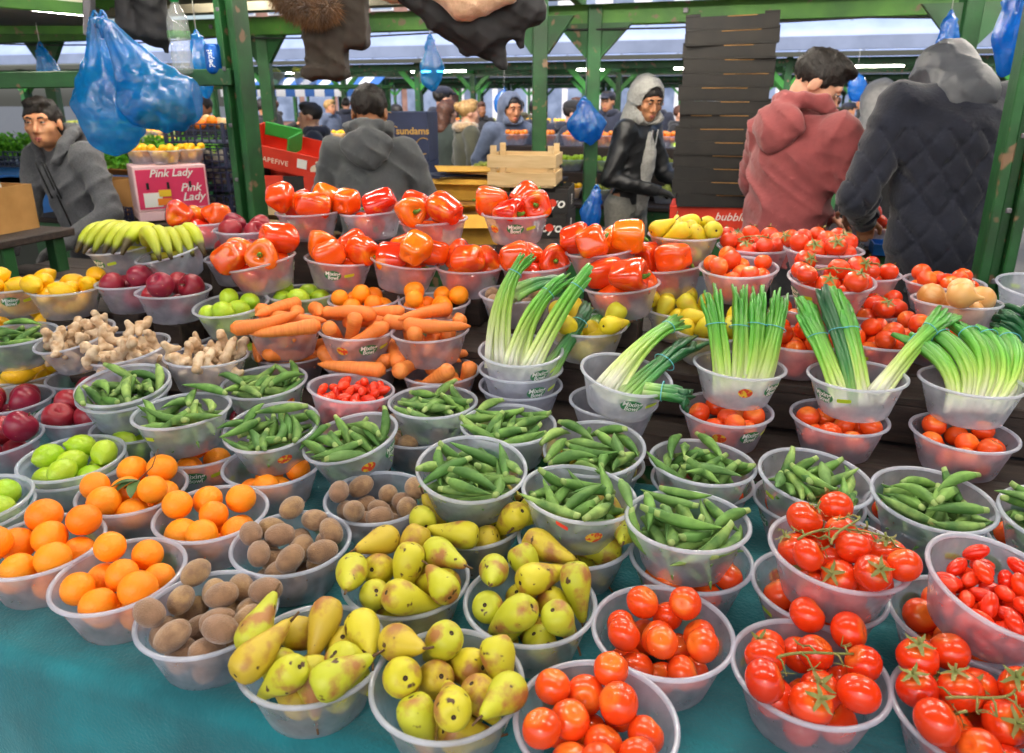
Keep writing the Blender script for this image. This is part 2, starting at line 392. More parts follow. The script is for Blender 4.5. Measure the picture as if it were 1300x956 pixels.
PM['pear'] = M('pear skin', C('b9b32c'), .5, C('a06c36'), scale=26, lo=.5, hi=.64, detail=6, ramp=[C('c8be24'), C('b4ba2c'), C('d0c02a'), C('bca230')], bump=.12, bscale=120, speck=(C('4a2e18'), 55, .665))
PM['ypear'] = M('yellow pear skin', C('d9c21e'), .5, C('c4a030'), scale=20, lo=.5, hi=.7, ramp=[C('dcc820'), C('d2b81c'), C('c8c42c')], speck=(C('7b5a1c'), 60, .71))
PM['pepper'] = M('bell pepper skin', C('e8380c'), .12, ramp=[C('e5340e'), C('f2580f'), C('d92210'), C('f57a14'), C('ee460e'), C('cf1c12')], col2=C('f59a1c'), scale=16, lo=.56, hi=.78, spec=.6, coat=.5)
PM['okra'] = M('okra skin', C('5d8a3a'), .6, C('426a30'), scale=25, ramp=[C('6a9a48'), C('86ae54'), C('548340'), C('a0be66'), C('5f8a50')], spec=.3)
m_okra_cap = M('okra cap', C('9db46a'), .6, C('7c9a50'), scale=40)
PM['carrot'] = M('carrot skin', C('f2791c'), .5, C('e07a34'), scale=30, aniso=(1, 1, 6), bump=.3, bscale=60, ramp=[C('f08a3a'), C('e87a2c'), C('f29a4c')])
PM['ginger'] = M('ginger skin', C('dcc4a4'), .75, C('b8946e'), scale=45, bump=.6, bscale=90, lo=.42, hi=.66, ramp=[C('e0caac'), C('d0b494')])
PM['onion'] = M('onion skin', C('cf8f48'), .35, C('ecd2a0'), scale=9, aniso=(3, 3, .6), lo=.5, hi=.8, ramp=[C('c9853e'), C('d9a562'), C('e2c08a')])
m_stem = M('green stem', C('6f9a30'), .5, C('4f7a24'), scale=40)
m_calyx = M('tomato vine', C('6c7a3a'), .7, C('8a8048'), scale=40)
m_brownstem = M('brown stem', C('5a4026'), .8)
m_leaf = M('citrus leaf', C('3c5c34'), .45, C('56743c'), scale=20)

m_eyespot = M('pear eye', C('3c2c1e'), .9)
def okra_mesh(seed):
    r = random.Random(seed); L_ = .114 * r.uniform(.82, 1.12); bend = r.uniform(.004, .014)
    n, m, v, f = 10, 12, [], []
    rp = [.0052, .0064, .0086, .0098, .0102, .0099, .0092, .008, .0065, .0048, .003, .0007]
    for i in range(m):
        t = i / (m - 1); z = (t - .45) * L_; x0 = bend * (1 - (2 * t - 1) ** 2)
        for j in range(n):
            a = 2 * math.pi * j / n; k = 1.12 if j % 2 == 0 else .84
            if i < 2: k = 1
            v.append((x0 + rp[i] * k * math.cos(a), rp[i] * k * math.sin(a), z))
    for i in range(m - 1):
        for j in range(n): f.append((i * n + j, i * n + (j + 1) % n, (i + 1) * n + (j + 1) % n, (i + 1) * n + j))
    f.append(tuple(range(n - 1, -1, -1)))
    me = mesh_np('okra', v, f); me.materials.append(PM['okra']); me.materials.append(m_okra_cap)
    for p in me.polygons:
        if max(me.vertices[i].co.z for i in p.vertices) < (1.6 / 11 - .45) * L_ : p.material_index = 1
    return me
def pepper_mesh(seed):
    r = random.Random(seed); nl = r.choice([3, 4, 4]); ph = r.uniform(0, 6); amp = r.uniform(.07, .12); el = r.uniform(.95, 1.25)
    pr = [(.001, -.030), (.010, -.034), (.020, -.036), (.028, -.031), (.033, -.020), (.036, -.006), (.0385, .008), (.040, .020), (.038, .030), (.032, .037), (.022, .0385), (.012, .034), (.006, .031), (.001, .030)]
    pr = [(a * 1.2, b * el * 1.15) for a, b in pr]
    me = lathe('bell_pepper', pr, 30, lobes=lambda t, s: 1 + amp * (math.cos(nl * t + ph) - .3) * (1.5 if s < .35 or s > .75 else .8) + .04 * math.sin(t + ph), cap=False)
    jitter(me, .012, 45, seed); me.materials.append(PM['pepper']); return me, .0355 * el
def carrot_mesh(seed):
    r = random.Random(seed); L_ = r.uniform(.14, .19); R0 = r.uniform(.0175, .0225); pts, rad = [], []
    bx, by = r.uniform(-.008, .008), r.uniform(-.008, .008)
    for i in range(14):
        t = i / 13; pts.append((bx * math.sin(t * 3), by * math.sin(t * 4), (t - .5) * L_))
        rr = R0 * (1 - .55 * t ** 1.4) * (1 + .03 * math.sin(i * 2.1 + seed)); rr *= min(1, .45 + i * .55) if i < 2 else 1; rr *= (.75 if i == 12 else .25 if i == 13 else 1); rad.append(rr)
    me = tube_mesh('carrot', pts, rad, 12); me.materials.append(PM['carrot']); return me
def ginger_mesh(seed):
    r = random.Random(seed); s = SDF((-.06, -.06, -.03), (.06, .06, .03), .0035); p = Vector((-.03, 0, 0))
    for i in range(4):
        q = p + Vector((r.uniform(.011, .02), r.uniform(-.016, .016), r.uniform(-.005, .005))); s.cone(p, q, r.uniform(.0105, .0145), r.uniform(.0095, .0135), .006)
        if r.random() < .8:
            d = Vector((r.uniform(-.01, .01), r.choice([-1, 1]) * r.uniform(.012, .022), r.uniform(-.006, .01))); s.cone(q, q + d, .0098, .0085, .006)
        p = q
    me = s.mesh('ginger', .2); jitter(me, .02, 160, seed); me.materials.append(PM['ginger']); return me
def pear_mesh(seed):
    r = random.Random(seed); el = r.uniform(.95, 1.15)
    pr = [(.0005, -.0272), (.0042, -.0285), (.014, -.0295), (.022, -.026), (.028, -.018), (.0308, -.007), (.0305, .005), (.0275, .017), (.023, .029), (.0185, .041), (.0145, .053), (.0105, .064), (.006, .0715), (.0005, .073)]
    me = lathe('pear', [(a * .84, b * el * .84) for a, b in pr], 24, cap=False); bx = r.uniform(-.008, .008)
    for v in me.vertices: t = max(0, v.co.z); v.co.x += bx * (t / .06) ** 2
    jitter(me, .015, 50, seed); me.materials.append(PM['pear']); me.materials.append(m_eyespot)
    for p in me.polygons:
        if max(me.vertices[i].co.x ** 2 + me.vertices[i].co.y ** 2 for i in p.vertices) < .0062 ** 2 and p.center.z < 0: p.material_index = 1
    return me, (bx * .7, 0, .0595 * el)
def stem_tube(name, pts, r0, r1, mat, n=6):
    me = tube_mesh(name, pts, [lerp(r0, r1, i / (len(pts) - 1)) for i in range(len(pts))], n); me.materials.append(mat); return me
pep_stem = stem_tube('stem', [(0, 0, -.004), (0, 0, .004), (.001, 0, .009), (.004, .001, .017), (.009, .002, .023)], .009, .0038, m_stem, 8)
for i in range(8): pass
pear_stem = stem_tube('stem', [(0, 0, -.003), (.001, 0, .008), (.005, .001, .019)], .0022, .0017, m_brownstem)
def calyx_mesh():
    v, f = [], []
    for k in range(5):
        a = 2 * math.pi * k / 5 + .2; c, s = math.cos(a), math.sin(a); n = Vector((-s, c, 0)); d = Vector((c, s, 0)); b = len(v)
        for t, w, z in ((0, .003, .003), (.4, .0032, .0035), (.8, .002, .001), (1, .0003, .004)):
            p = d * (.022 * t) + Vector((0, 0, z)); v += [p - n * w, p + n * w]
        for i in range(3): f.append((b + 2 * i, b + 2 * i + 1, b + 2 * i + 3, b + 2 * i + 2))
    tv, tf, _ = tube([(0, 0, 0), (0, 0, .006), (.003, 0, .014)], .0018, 6); b = len(v); v += tv; tf = [tuple(i + b for i in q) for q in tf]
    me = mesh_np('calyx', v, f + tf); me.materials.append(m_calyx); return me
calyx_me = calyx_mesh()
def simple(kind, name, prof, n=22, amp=.012, k=3, lobes=None):
    out = []
    for s in range(k):
        me = lathe(name, prof, n, lobes=lobes(s) if lobes else None, cap=False); jitter(me, amp, 40, s + len(name)); me.materials.append(PM[kind]); out.append(me)
    return out
lem = [(.0004, -.044), (.004, -.042), (.007, -.037), (.016, -.031), (.0235, -.02), (.0272, -.007), (.0272, .007), (.0235, .02), (.016, .03), (.008, .036), (.004, .0395), (.0004, .040)]
MESH = {
 'orange': simple('orange', 'orange', sphere_prof(.0305, 14, .96, .05, .03)),
 'tomato': simple('tomato', 'tomato', sphere_prof(.0265, 14, .9, .14, .02), lobes=lambda s: (lambda t, q: 1 + .02 * math.cos(5 * t + s) * q)),
 'vine': simple('vine', 'vine_tomato', sphere_prof(.0285, 14, .9, .18, .02), lobes=lambda s: (lambda t, q: 1 + .025 * math.cos(5 * t + s) * q)),
 'cherry': simple('cherry', 'plum_tomato', [(a * .78, b * 1.35) for a, b in sphere_prof(.0145, 10)], 14, .01),
 'kiwi': simple('kiwi', 'kiwi', [(a * .92, b * 1.25) for a, b in sphere_prof(.0225, 12, 1, .06, .06)], 20, .014),
 'lemon': simple('lemon', 'lemon', lem, 20, .015),
 'lime': simple('lime', 'lime', [(a, b * .86) for a, b in lem], 20, .012),
 'apple': simple('apple', 'apple', [(a * (1 + .12 * (b / .038)), b) for a, b in sphere_prof(.038, 14, .98, .42, .3)], 24, .012, lobes=lambda s: (lambda t, q: 1 + .018 * math.cos(5 * t + s))),
 'onion': simple('onion', 'onion', [(.0005, -.031), (.008, -.031), (.02, -.026), (.030, -.014), (.034, 0), (.031, .013), (.022, .024), (.011, .033), (.006, .042), (.004, .050), (.0005, .052)], 22, .015),
 'okra': [okra_mesh(s) for s in range(6)], 'carrot': [carrot_mesh(s) for s in range(4)], 'ginger': [ginger_mesh(s) for s in range(4)],
}
PEP = [pepper_mesh(s) for s in range(5)]; PEARS = [pear_mesh(s) for s in range(4)]
MESH['pepper'] = [p[0] for p in PEP]; MESH['pear'] = [p[0] for p in PEARS]
MESH['ypear'] = []
for me_ in MESH['pear']:
    y_ = me_.copy(); y_.materials[0] = PM['ypear']; MESH['ypear'].append(y_)
# packing shape: spheres (offset along the item's z axis, radius); count open / covered
SHAPE = {
 'orange': ([(0, .0298)], 22, 14), 'tomato': ([(0, .0252)], 30, 22), 'vine': ([(0, .0268)], 26, 18), 'cherry': ([(-.006, .0112), (.006, .0112)], 75, 30),
 'kiwi': ([(-.007, .0205), (.007, .0205)], 30, 18), 'lemon': ([(-.012, .0255), (.012, .0255)], 16, 9), 'lime': ([(-.008, .0255), (.008, .0255)], 13, 8),
 'apple': ([(0, .0385)], 11, 7), 'pear': ([(-.002, .0258), (.024, .020), (.047, .0115)], 22, 14), 'pepper': ([(-.008, .0425), (.01, .0425)], 8, 5),
 'okra': ([(-.042, .007), (-.02, .0095), (0, .009), (.024, .0075), (.048, .004)], 34, 12), 'carrot': ([(-.065, .019), (-.033, .0185), (0, .0165), (.035, .014), (.065, .01)], 13, 9),
 'ginger': ([(-.02, .0135), (0, .016), (.02, .0135)], 30, 12), 'onion': ([(0, .034), (.03, .014)], 10, 5),
 'ypear': ([(-.002, .0258), (.024, .020), (.047, .0115)], 22, 14),
}
HEAP = {'orange': .05, 'tomato': .042, 'vine': .05, 'cherry': .018, 'kiwi': .036, 'lemon': .048, 'lime': .034, 'apple': .066, 'pear': .05, 'pepper': .1, 'okra': .02, 'carrot': .05, 'ginger': .03, 'onion': .065, 'ypear': .05}
OVER = {'okra': .012, 'carrot': .03, 'pear': .004, 'ypear': .004, 'ginger': -.004, 'cherry': 0, 'pepper': .006}
def pack(kind, n, covered, tilt, seed, K=700):
    """Drop items one by one into a bowl: each takes the lowest free place among random tries. Returns [(centre, axis)] in bowl coordinates."""
    rg = np.random.default_rng(seed); sh = SHAPE[kind][0]; off = np.array([s[0] for s in sh]); rad = np.array([s[1] for s in sh])
    kk = (BR - .006 - BB) / (BH - .012); sq = math.sqrt(1 + kk * kk); ov = OVER.get(kind, 0.)
    PS, PR = np.zeros((0, 3)), np.zeros(0); out = []
    single = len(sh) == 1
    for it in range(n):
        rr = (BR - rad.max() * .45) * np.sqrt(rg.random(K)); th = rg.random(K) * 2 * np.pi
        c = np.stack([rr * np.cos(th), rr * np.sin(th)], -1)
        if single: ax = np.tile([0, 0, 1.], (K, 1))
        else:
            yaw = rg.random(K) * 2 * np.pi; lim = {'okra': .7, 'carrot': 1.05, 'pear': 1.2, 'ypear': 1.2, 'cherry': 1.0}.get(kind, .6); pit = rg.uniform(-lim, lim, K)
            ax = np.stack([np.cos(pit) * np.cos(yaw), np.cos(pit) * np.sin(yaw), np.sin(pit)], -1)
        S = np.zeros((K, len(sh), 3)); S[..., :2] = c[:, None, :]; S += ax[:, None, :] * off[None, :, None]
        rho = np.hypot(S[..., 0], S[..., 1])
        zw = np.maximum((rho - (BB - .003) + rad * sq) / kk + .006, rad + .003)
        zin = np.minimum(zw, BH + rad * .75)
        bad = (rho > BR + ov - rad * .35).any(1)
        need = zin - S[..., 2]
        if len(PS):
            dx = S[:, :, None, 0] - PS[None, None, :, 0]; dy = S[:, :, None, 1] - PS[None, None, :, 1]; sr = (rad[None, :, None] + PR[None, None, :]) * .985
            h2 = sr * sr - dx * dx - dy * dy
            zz = np.where(h2 > 0, PS[None, None, :, 2] + np.sqrt(np.maximum(h2, 0)), -9.)
            need = np.maximum(need, zz.max(2) - S[..., 2])
        zc = need.max(1)
        top = (S[..., 2] + zc[:, None] + rad)
        if covered:
            lim_ = BH + .003 + np.maximum(0, rho - .06) * 1.4; bad |= (top > lim_).any(1)
        bad |= (S[..., 2] + zc[:, None] + rad).max(1) > BH + HEAP[kind]
        cost = zc + (off.mean() * ax[:, 2]) + c[:, 0] * math.tan(tilt[0]) + c[:, 1] * math.tan(tilt[1]) + .05 * np.hypot(c[:, 0], c[:, 1]) + rg.normal(0, .004, K)
        if kind in ('okra', 'carrot'): cost += rg.normal(0, .006, K)
        cost = np.where(bad, 9., cost); i = int(cost.argmin())
        if cost[i] > 5: continue
        P = S[i].copy(); P[:, 2] += zc[i]; PS = np.vstack([PS, P]); PR = np.append(PR, rad)
        out.append((Vector((c[i, 0], c[i, 1], zc[i])), Vector(ax[i])))
    return out

# ------------------------------------------------------------------ the bowls on the stall: x y z(rim) tiltx tilty kind covered | key | where
BOWLS = """
-0.848 1.152 0.892 0 0 orange 0|A1|on the teal cloth beside the stacked limes
-0.659 1.066 0.892 2 1 orange 0|A2|with bare teal cloth before it, beside the kiwis
-0.475 0.968 0.892 0 0 kiwi 0|B25|on the table edge between oranges and pears
-0.288 0.879 0.892 0 0 pear 0|B26|heaped high on the table edge beside the kiwis
-0.089 0.822 0.892 0 0 pear 0|B27|on the table edge between pears and tomatoes
0.108 0.756 0.892 0 0 tomato 0|B41|on the table edge between pears and smooth tomatoes
-0.399 1.160 0.892 0 0 kiwi 0|B22|uncovered and heaped, behind another kiwi bowl
-0.582 1.260 0.892 0 0 orange 0|B6|heaped, between the kiwis and the leafy oranges
-0.778 1.349 0.892 0 0 orange 0|B5|with a leafy twig lying on top
-0.957 1.456 0.912 0 2 lime 0|B3|in a doubled bowl behind the leafy oranges
-0.957 1.456 0.892 0 2 none 0|B3n|nested under the lime bowl behind the leafy oranges
-1.051 1.270 0.912 0 0 lime 0|B10|in a doubled bowl at the table's open end
-1.051 1.270 0.892 0 0 none 0|B10n|nested under the lime bowl at the table's open end
-0.177 1.055 0.892 0 0 pear 0|B24|with a small pear standing up, beside the kiwis
0.029 0.993 0.892 0 0 pear 0|B28|with a crossing pair of pears, beside the smooth tomatoes
0.227 0.927 0.892 0 0 tomato 0|B40|smooth without stalks, uncovered, beside the pears
0.417 0.844 0.892 0 0 vine 0|B42|on curling stalks at the table edge
0.609 0.766 0.892 0 0 vine 0|B47|with a green star calyx at the table's corner edge
-0.082 1.241 0.892 0 0 pear 1|B23|under the big tipped okra bowl
0.116 1.182 0.892 0 0 pear 1|B29|under the okra bowl with the red sticker
0.313 1.115 0.892 0 0 tomato 1|B39|under the okra bowl beside the vine tomatoes
0.504 1.032 0.892 0 0 tomato 1|B44|under the tilted vine tomato bowl
0.697 0.954 0.892 0 0 tomato 1|B46|under the plum tomato bowl
-0.271 1.320 0.892 0 0 kiwi 1|B20|under the steeply tilted okra bowl
-0.526 1.461 0.892 0 0 orange 1|B21|under an okra bowl beside the kiwis
-0.716 1.547 0.892 0 0 orange 1|B2s|under the okra bowl next to the limes
-0.920 1.664 0.892 0 0 lime 1|B4|under the doubled okra bowl
-1.225 1.587 0.892 0 0 apple 0|B9|at the table's open end behind the limes
-1.106 1.756 0.892 0 0 apple 0|B8|between the stacked limes and the ginger
-1.342 1.831 0.892 0 0 apple 0|B7|behind the other apples at the open end
-0.938 1.678 1.000 0 8 okra 0|B1|doubled, on top of the lime bowl
-0.938 1.678 0.985 0 8 none 0|B1n|nested under the okra on top of the limes
-0.743 1.543 0.985 2 0 okra 0|B2|on the orange bowl beside the doubled okra
-0.536 1.536 0.955 3 8 okra 0|B15|tipped forward, on oranges beside the steeply tilted bowl
-0.338 1.488 0.950 11 5 okra 0|B17|steeply tilted, on top of the kiwis
-0.080 1.284 0.985 -2 9 okra 0|B19|large and tipped forward, on top of the pears
0.116 1.209 0.965 -5 0 okra 0|B30|with a red sticker, on top of the pears
0.302 1.114 0.965 0 -2 okra 0|B38|with a dark speck, on tomatoes beside the red-stickered bowl
0.513 1.013 0.975 -2 2 vine 0|B43|tilted, with dry curling stalks, on other tomatoes
0.702 0.927 0.985 -8 10 cherry 0|B45|tilted on larger tomatoes at the stall corner
0.177 1.407 0.965 4 7 okra 0|B31|behind the red-stickered okra bowl
-0.008 1.503 0.970 0 1 okra 0|B32|half hidden behind the large tipped okra bowl
-0.188 1.628 0.970 0 -1 okra 0|B18|between plum tomatoes and the spring onion stack
0.383 1.350 0.955 -2 -1 okra 0|B37|before the tomato bowl topped by spring onions
0.581 1.286 0.960 -3 5 okra 0|B49|tilted, between two other okra bowls
0.775 1.214 0.955 0 5 okra 0|B48|dark pods, wide, behind the plum tomatoes
0.965 1.131 0.960 0 4 okra 0|B50|at the stall corner beside the dark okra
-0.408 1.701 0.975 -7 -3 cherry 0|B16|below the carrots, beside the okra
-0.623 1.751 0.975 2 3 okra 0|B14|between the ginger and the plum tomatoes
0.185 1.467 0.892 0 0 pear 1|B31s|under the okra behind the red-stickered bowl
0.400 1.390 0.892 0 0 tomato 1|B37s|under the okra before the spring onions
0.591 1.305 0.892 0 0 tomato 1|B49s|under the tilted okra behind the vine tomatoes
0.794 1.257 0.892 0 0 tomato 1|B48s|under the wide bowl of dark okra
-0.226 1.642 0.892 0 0 kiwi 1|B18s|under the okra below the spring onion stack
-0.423 1.712 0.892 0 0 orange 1|B16s|under the plum tomatoes below the carrots
-0.677 1.787 0.892 0 0 apple 1|B14s|under the okra below the ginger
0.974 1.152 0.892 0 0 tomato 1|B50s|under the okra at the stall corner
-1.231 2.006 0.892 0 0 apple 1|B13|under the ginger bowls
-1.437 2.039 0.892 0 0 lemon 1|B11|under the greens at the table's open end
-0.633 2.004 0.965 0 0 carrot 1|E4|under the carrot bowl beside the limes
-0.412 1.923 0.965 0 0 carrot 1|E5|under the middle carrot bowl of three
-0.193 1.855 0.965 0 0 carrot 1|E6|under the carrot bowl beside the spring onion stack
0.022 1.752 0.965 0 0 none 0|B33c|lowest of three stacked under spring onions
0.022 1.752 1.010 0 0 none 0|B33b|middle of three stacked under spring onions
0.022 1.752 1.060 0 4 none 0|B33|of spring onions, topmost of three stacked bowls
0.244 1.649 0.965 0 0 none 0|B34b|under the tilted bowl of spring onions
0.247 1.590 1.060 -9 6 none 0|B34|of spring onions, tilted, beside the stack of three
0.501 1.597 0.965 0 0 tomato 1|B36|under the spring onion bowl beside the tilted one
0.746 1.552 0.965 0 0 tomato 1|B52|under the middle upright spring onion bowl
0.982 1.469 0.965 0 0 tomato 1|B54|under the spring onion bowl at the stall corner
0.531 1.634 1.060 -2 -1 none 0|B35|of four upright spring onion bunches beside the tilted bowl
0.783 1.566 1.060 2 -1 none 0|B51|of upright spring onions between two other onion bowls
1.017 1.529 1.060 0 -1 none 0|B53|of drooping spring onions at the stall corner
-0.631 1.968 1.060 0 1 carrot 0|E1|sticking out, beside the limes, on other carrots
-0.426 1.933 1.060 -2 1 carrot 0|E2|in the middle of three carrot bowls
-0.219 1.909 1.060 2 0 carrot 0|E3|with one upright, beside the spring onion stack
-0.809 1.841 1.010 -2 -3 ginger 0|B12|level, beside the okra and limes
-1.015 1.884 1.020 7 5 ginger 0|B13b|tilted, between two other ginger bowls
-1.202 1.974 1.030 9 8 ginger 0|C12|steeply tilted, beside the lemons
-1.407 2.005 1.020 0 2 greens 0|C11|before the lemons at the open end
-0.826 2.080 0.965 0 0 lime 1|C10|under the other lime bowl beside the carrots
-0.807 2.075 1.090 3 5 lime 0|C9|on limes, beside the carrots and apples
-1.013 2.175 0.965 0 0 apple 1|C8|under the apples beside the limes
-1.245 2.292 0.965 0 0 apple 1|C8b|under the apples below the bananas
-1.003 2.132 1.115 0 -1 apple 0|C7|below the smaller banana bowl
-1.177 2.241 1.115 1 -1 apple 0|C6|between the lemons and the other apples
-1.381 2.229 1.100 0 0 lemon 0|C2|between apples and other lemons
-1.586 2.304 1.090 0 0 lemon 0|C1|printed with a label, at the stall's open end
-1.479 2.338 0.965 0 0 lemon 1|C3|under the lemons beside the apples
-1.687 2.328 0.965 0 0 lemon 1|C3b|under the labelled lemon bowl
-1.255 2.379 1.200 5 3 none 0|C4|of green bananas, wide, above the apples
-1.058 2.309 1.200 12 6 none 0|C5|of green bananas, steeply tilted, beside the wide banana bowl
-0.644 2.203 1.090 0 0 lime 0|E9|under the peppers behind the carrots
-0.442 2.139 1.086 0 0 orange 0|E7|behind the middle carrots
-0.229 2.114 1.086 0 0 orange 0|E8|behind the carrots beside the spring onion stack
0.011 2.076 1.120 0 0 kiwi 1|P1|behind the spring onion stack under the peppers
0.197 1.875 1.086 0 0 ypear 1|P2|behind the tilted spring onions
0.484 2.045 1.086 0 0 ypear 0|P3|under the peppers, beside the plank step
0.523 1.841 1.086 0 0 ypear 0|P4|behind the upright spring onions
-0.738 2.193 1.190 12 0 pepper 0|D9|tilted, between the apples and the labelled peppers
-0.541 2.254 1.185 -5 -1 pepper 0|D5|labelled, above the oranges
-0.337 2.222 1.185 -8 -1 pepper 0|D6|slanting, above the carrots and oranges
-0.130 2.218 1.170 0 0 pepper 0|D7|level, above the oranges by the spring onions
0.074 2.170 1.185 3 0 pepper 0|D8|behind the spring onion stack
0.313 2.000 1.165 6 -1 pepper 0|D11|tall tilted, behind the tilted spring onions
0.467 2.141 1.190 6 -1 pepper 0|D12|above the yellow pears
-0.673 2.459 1.300 1 0 pepper 0|D1|topmost, beside the green post
-0.461 2.477 1.300 4 0 pepper 0|D2|topmost, with one tall orange pepper
-0.238 2.290 1.300 3 0 pepper 0|D3|topmost, with one dark red pepper
0.014 2.286 1.320 1 0 pepper 0|D4|topmost, labelled, beside the wooden crate
0.272 2.131 1.240 7 0 pepper 0|D10|with large glossy peppers, behind the spring onions
0.627 2.005 1.215 3 4 tomato 0|D13|in a wide bowl above the pears
0.721 2.191 1.235 0 0 vine 0|D14|behind the wide tomato bowl
0.512 2.197 1.270 0 0 ypear 0|D15|beside the black tray stack
-0.890 2.476 1.240 0 0 apple 0|C15|topmost, beside the green post
-0.903 2.415 1.160 3 0 apple 0|C15b|above the limes beside the bananas
-1.081 2.580 1.250 0 0 pepper 0|C15c|behind the bananas beside the pink carton
0.811 1.846 1.220 0 6 vine 0|F1|in a large bowl above the upright spring onions
0.869 2.044 1.255 0 0 vine 0|F2|behind the large vine tomato bowl
1.036 2.143 1.165 0 0 vine 0|F3|with a green truss, beside the quilted jacket
0.811 1.943 1.120 0 0 tomato 1|F1s|under the large vine tomato bowl
1.003 2.025 1.086 0 0 vine 0|F4|with trailing stalks, between large vine tomatoes and onions
0.919 1.766 1.086 0 0 tomato 0|F5|behind the middle upright spring onions
1.157 1.862 1.155 0 -3 onion 0|F6|in a wide bowl before the green post
1.230 2.057 1.160 0 0 tomato 0|F6b|behind the onions
1.111 1.848 1.086 0 0 tomato 0|F7|below the onions, behind the drooping spring onions
1.463 2.010 1.160 0 8 none 0|F8|nearly empty, beside the green post
0.711 1.760 1.086 0 0 tomato 0|F9|behind the four upright spring onion bunches
1.304 1.773 1.086 0 0 none 0|F11|of dark leek tops beside the drooping spring onions
""".strip().split('\n')
NOUN = {'orange': ('oranges', 'ripe orange', 'orange'), 'tomato': ('tomatoes', 'red tomato', 'tomato'), 'vine': ('vine tomatoes', 'vine tomato', 'tomato'), 'cherry': ('plum tomatoes', 'small plum tomato', 'tomato'),
        'kiwi': ('kiwis', 'brown kiwi', 'kiwi'), 'lemon': ('lemons', 'yellow lemon', 'lemon'), 'lime': ('limes', 'green lime', 'lime'), 'apple': ('apples', 'dark red apple', 'apple'),
        'pear': ('pears', 'russet pear', 'pear'), 'ypear': ('yellow pears', 'yellow pear', 'pear'), 'pepper': ('peppers', 'red pepper', 'pepper'), 'okra': ('okra', 'okra pod', 'okra'), 'greens': ('greens', 'slim green pod', 'greens'),
        'carrot': ('carrots', 'carrot', 'carrot'), 'ginger': ('ginger', 'ginger root', 'ginger'), 'onion': ('onions', 'brown onion', 'onion')}
OBJN = {'ypear': 'pear', 'vine': 'vine_tomato', 'cherry': 'plum_tomato', 'pepper': 'bell_pepper', 'okra': 'okra_pod', 'greens': 'green_pod', 'ginger': 'ginger_root'}
LABEL_TURN = {'B36': 22, 'B38': 150, 'B19': 160, 'B34': 5, 'B33b': 25, 'B33': 30, 'D4': -2, 'D5': 0, 'E2': 30, 'E3': 170, 'B1': -8, 'B2': -60, 'B17': 75, 'B15': 75, 'C1': 20, 'B53': 130, 'B51': -70, 'B35': 40, 'B52': 160, 'B54': 150,
              'B40': 140, 'B43': 150, 'B45': 160, 'B2s': 10, 'A2': 150, 'C9': 60, 'B28': 120, 'B42': 200, 'D6': 170, 'D1': 160, 'D3': 180, 'C5': 170, 'C4': -30, 'B30': 60, 'B37': 70}
POS = {}
okra_low = []          # deeper pods, joined into one mass
ROWS = []
for line in BOWLS:
    a, key, where = line.split('|'); x, y, z, tx, ty, kind, cov = a.split()
    ROWS.append((key, float(x), float(y), float(z), float(tx), float(ty), kind, int(cov), where))
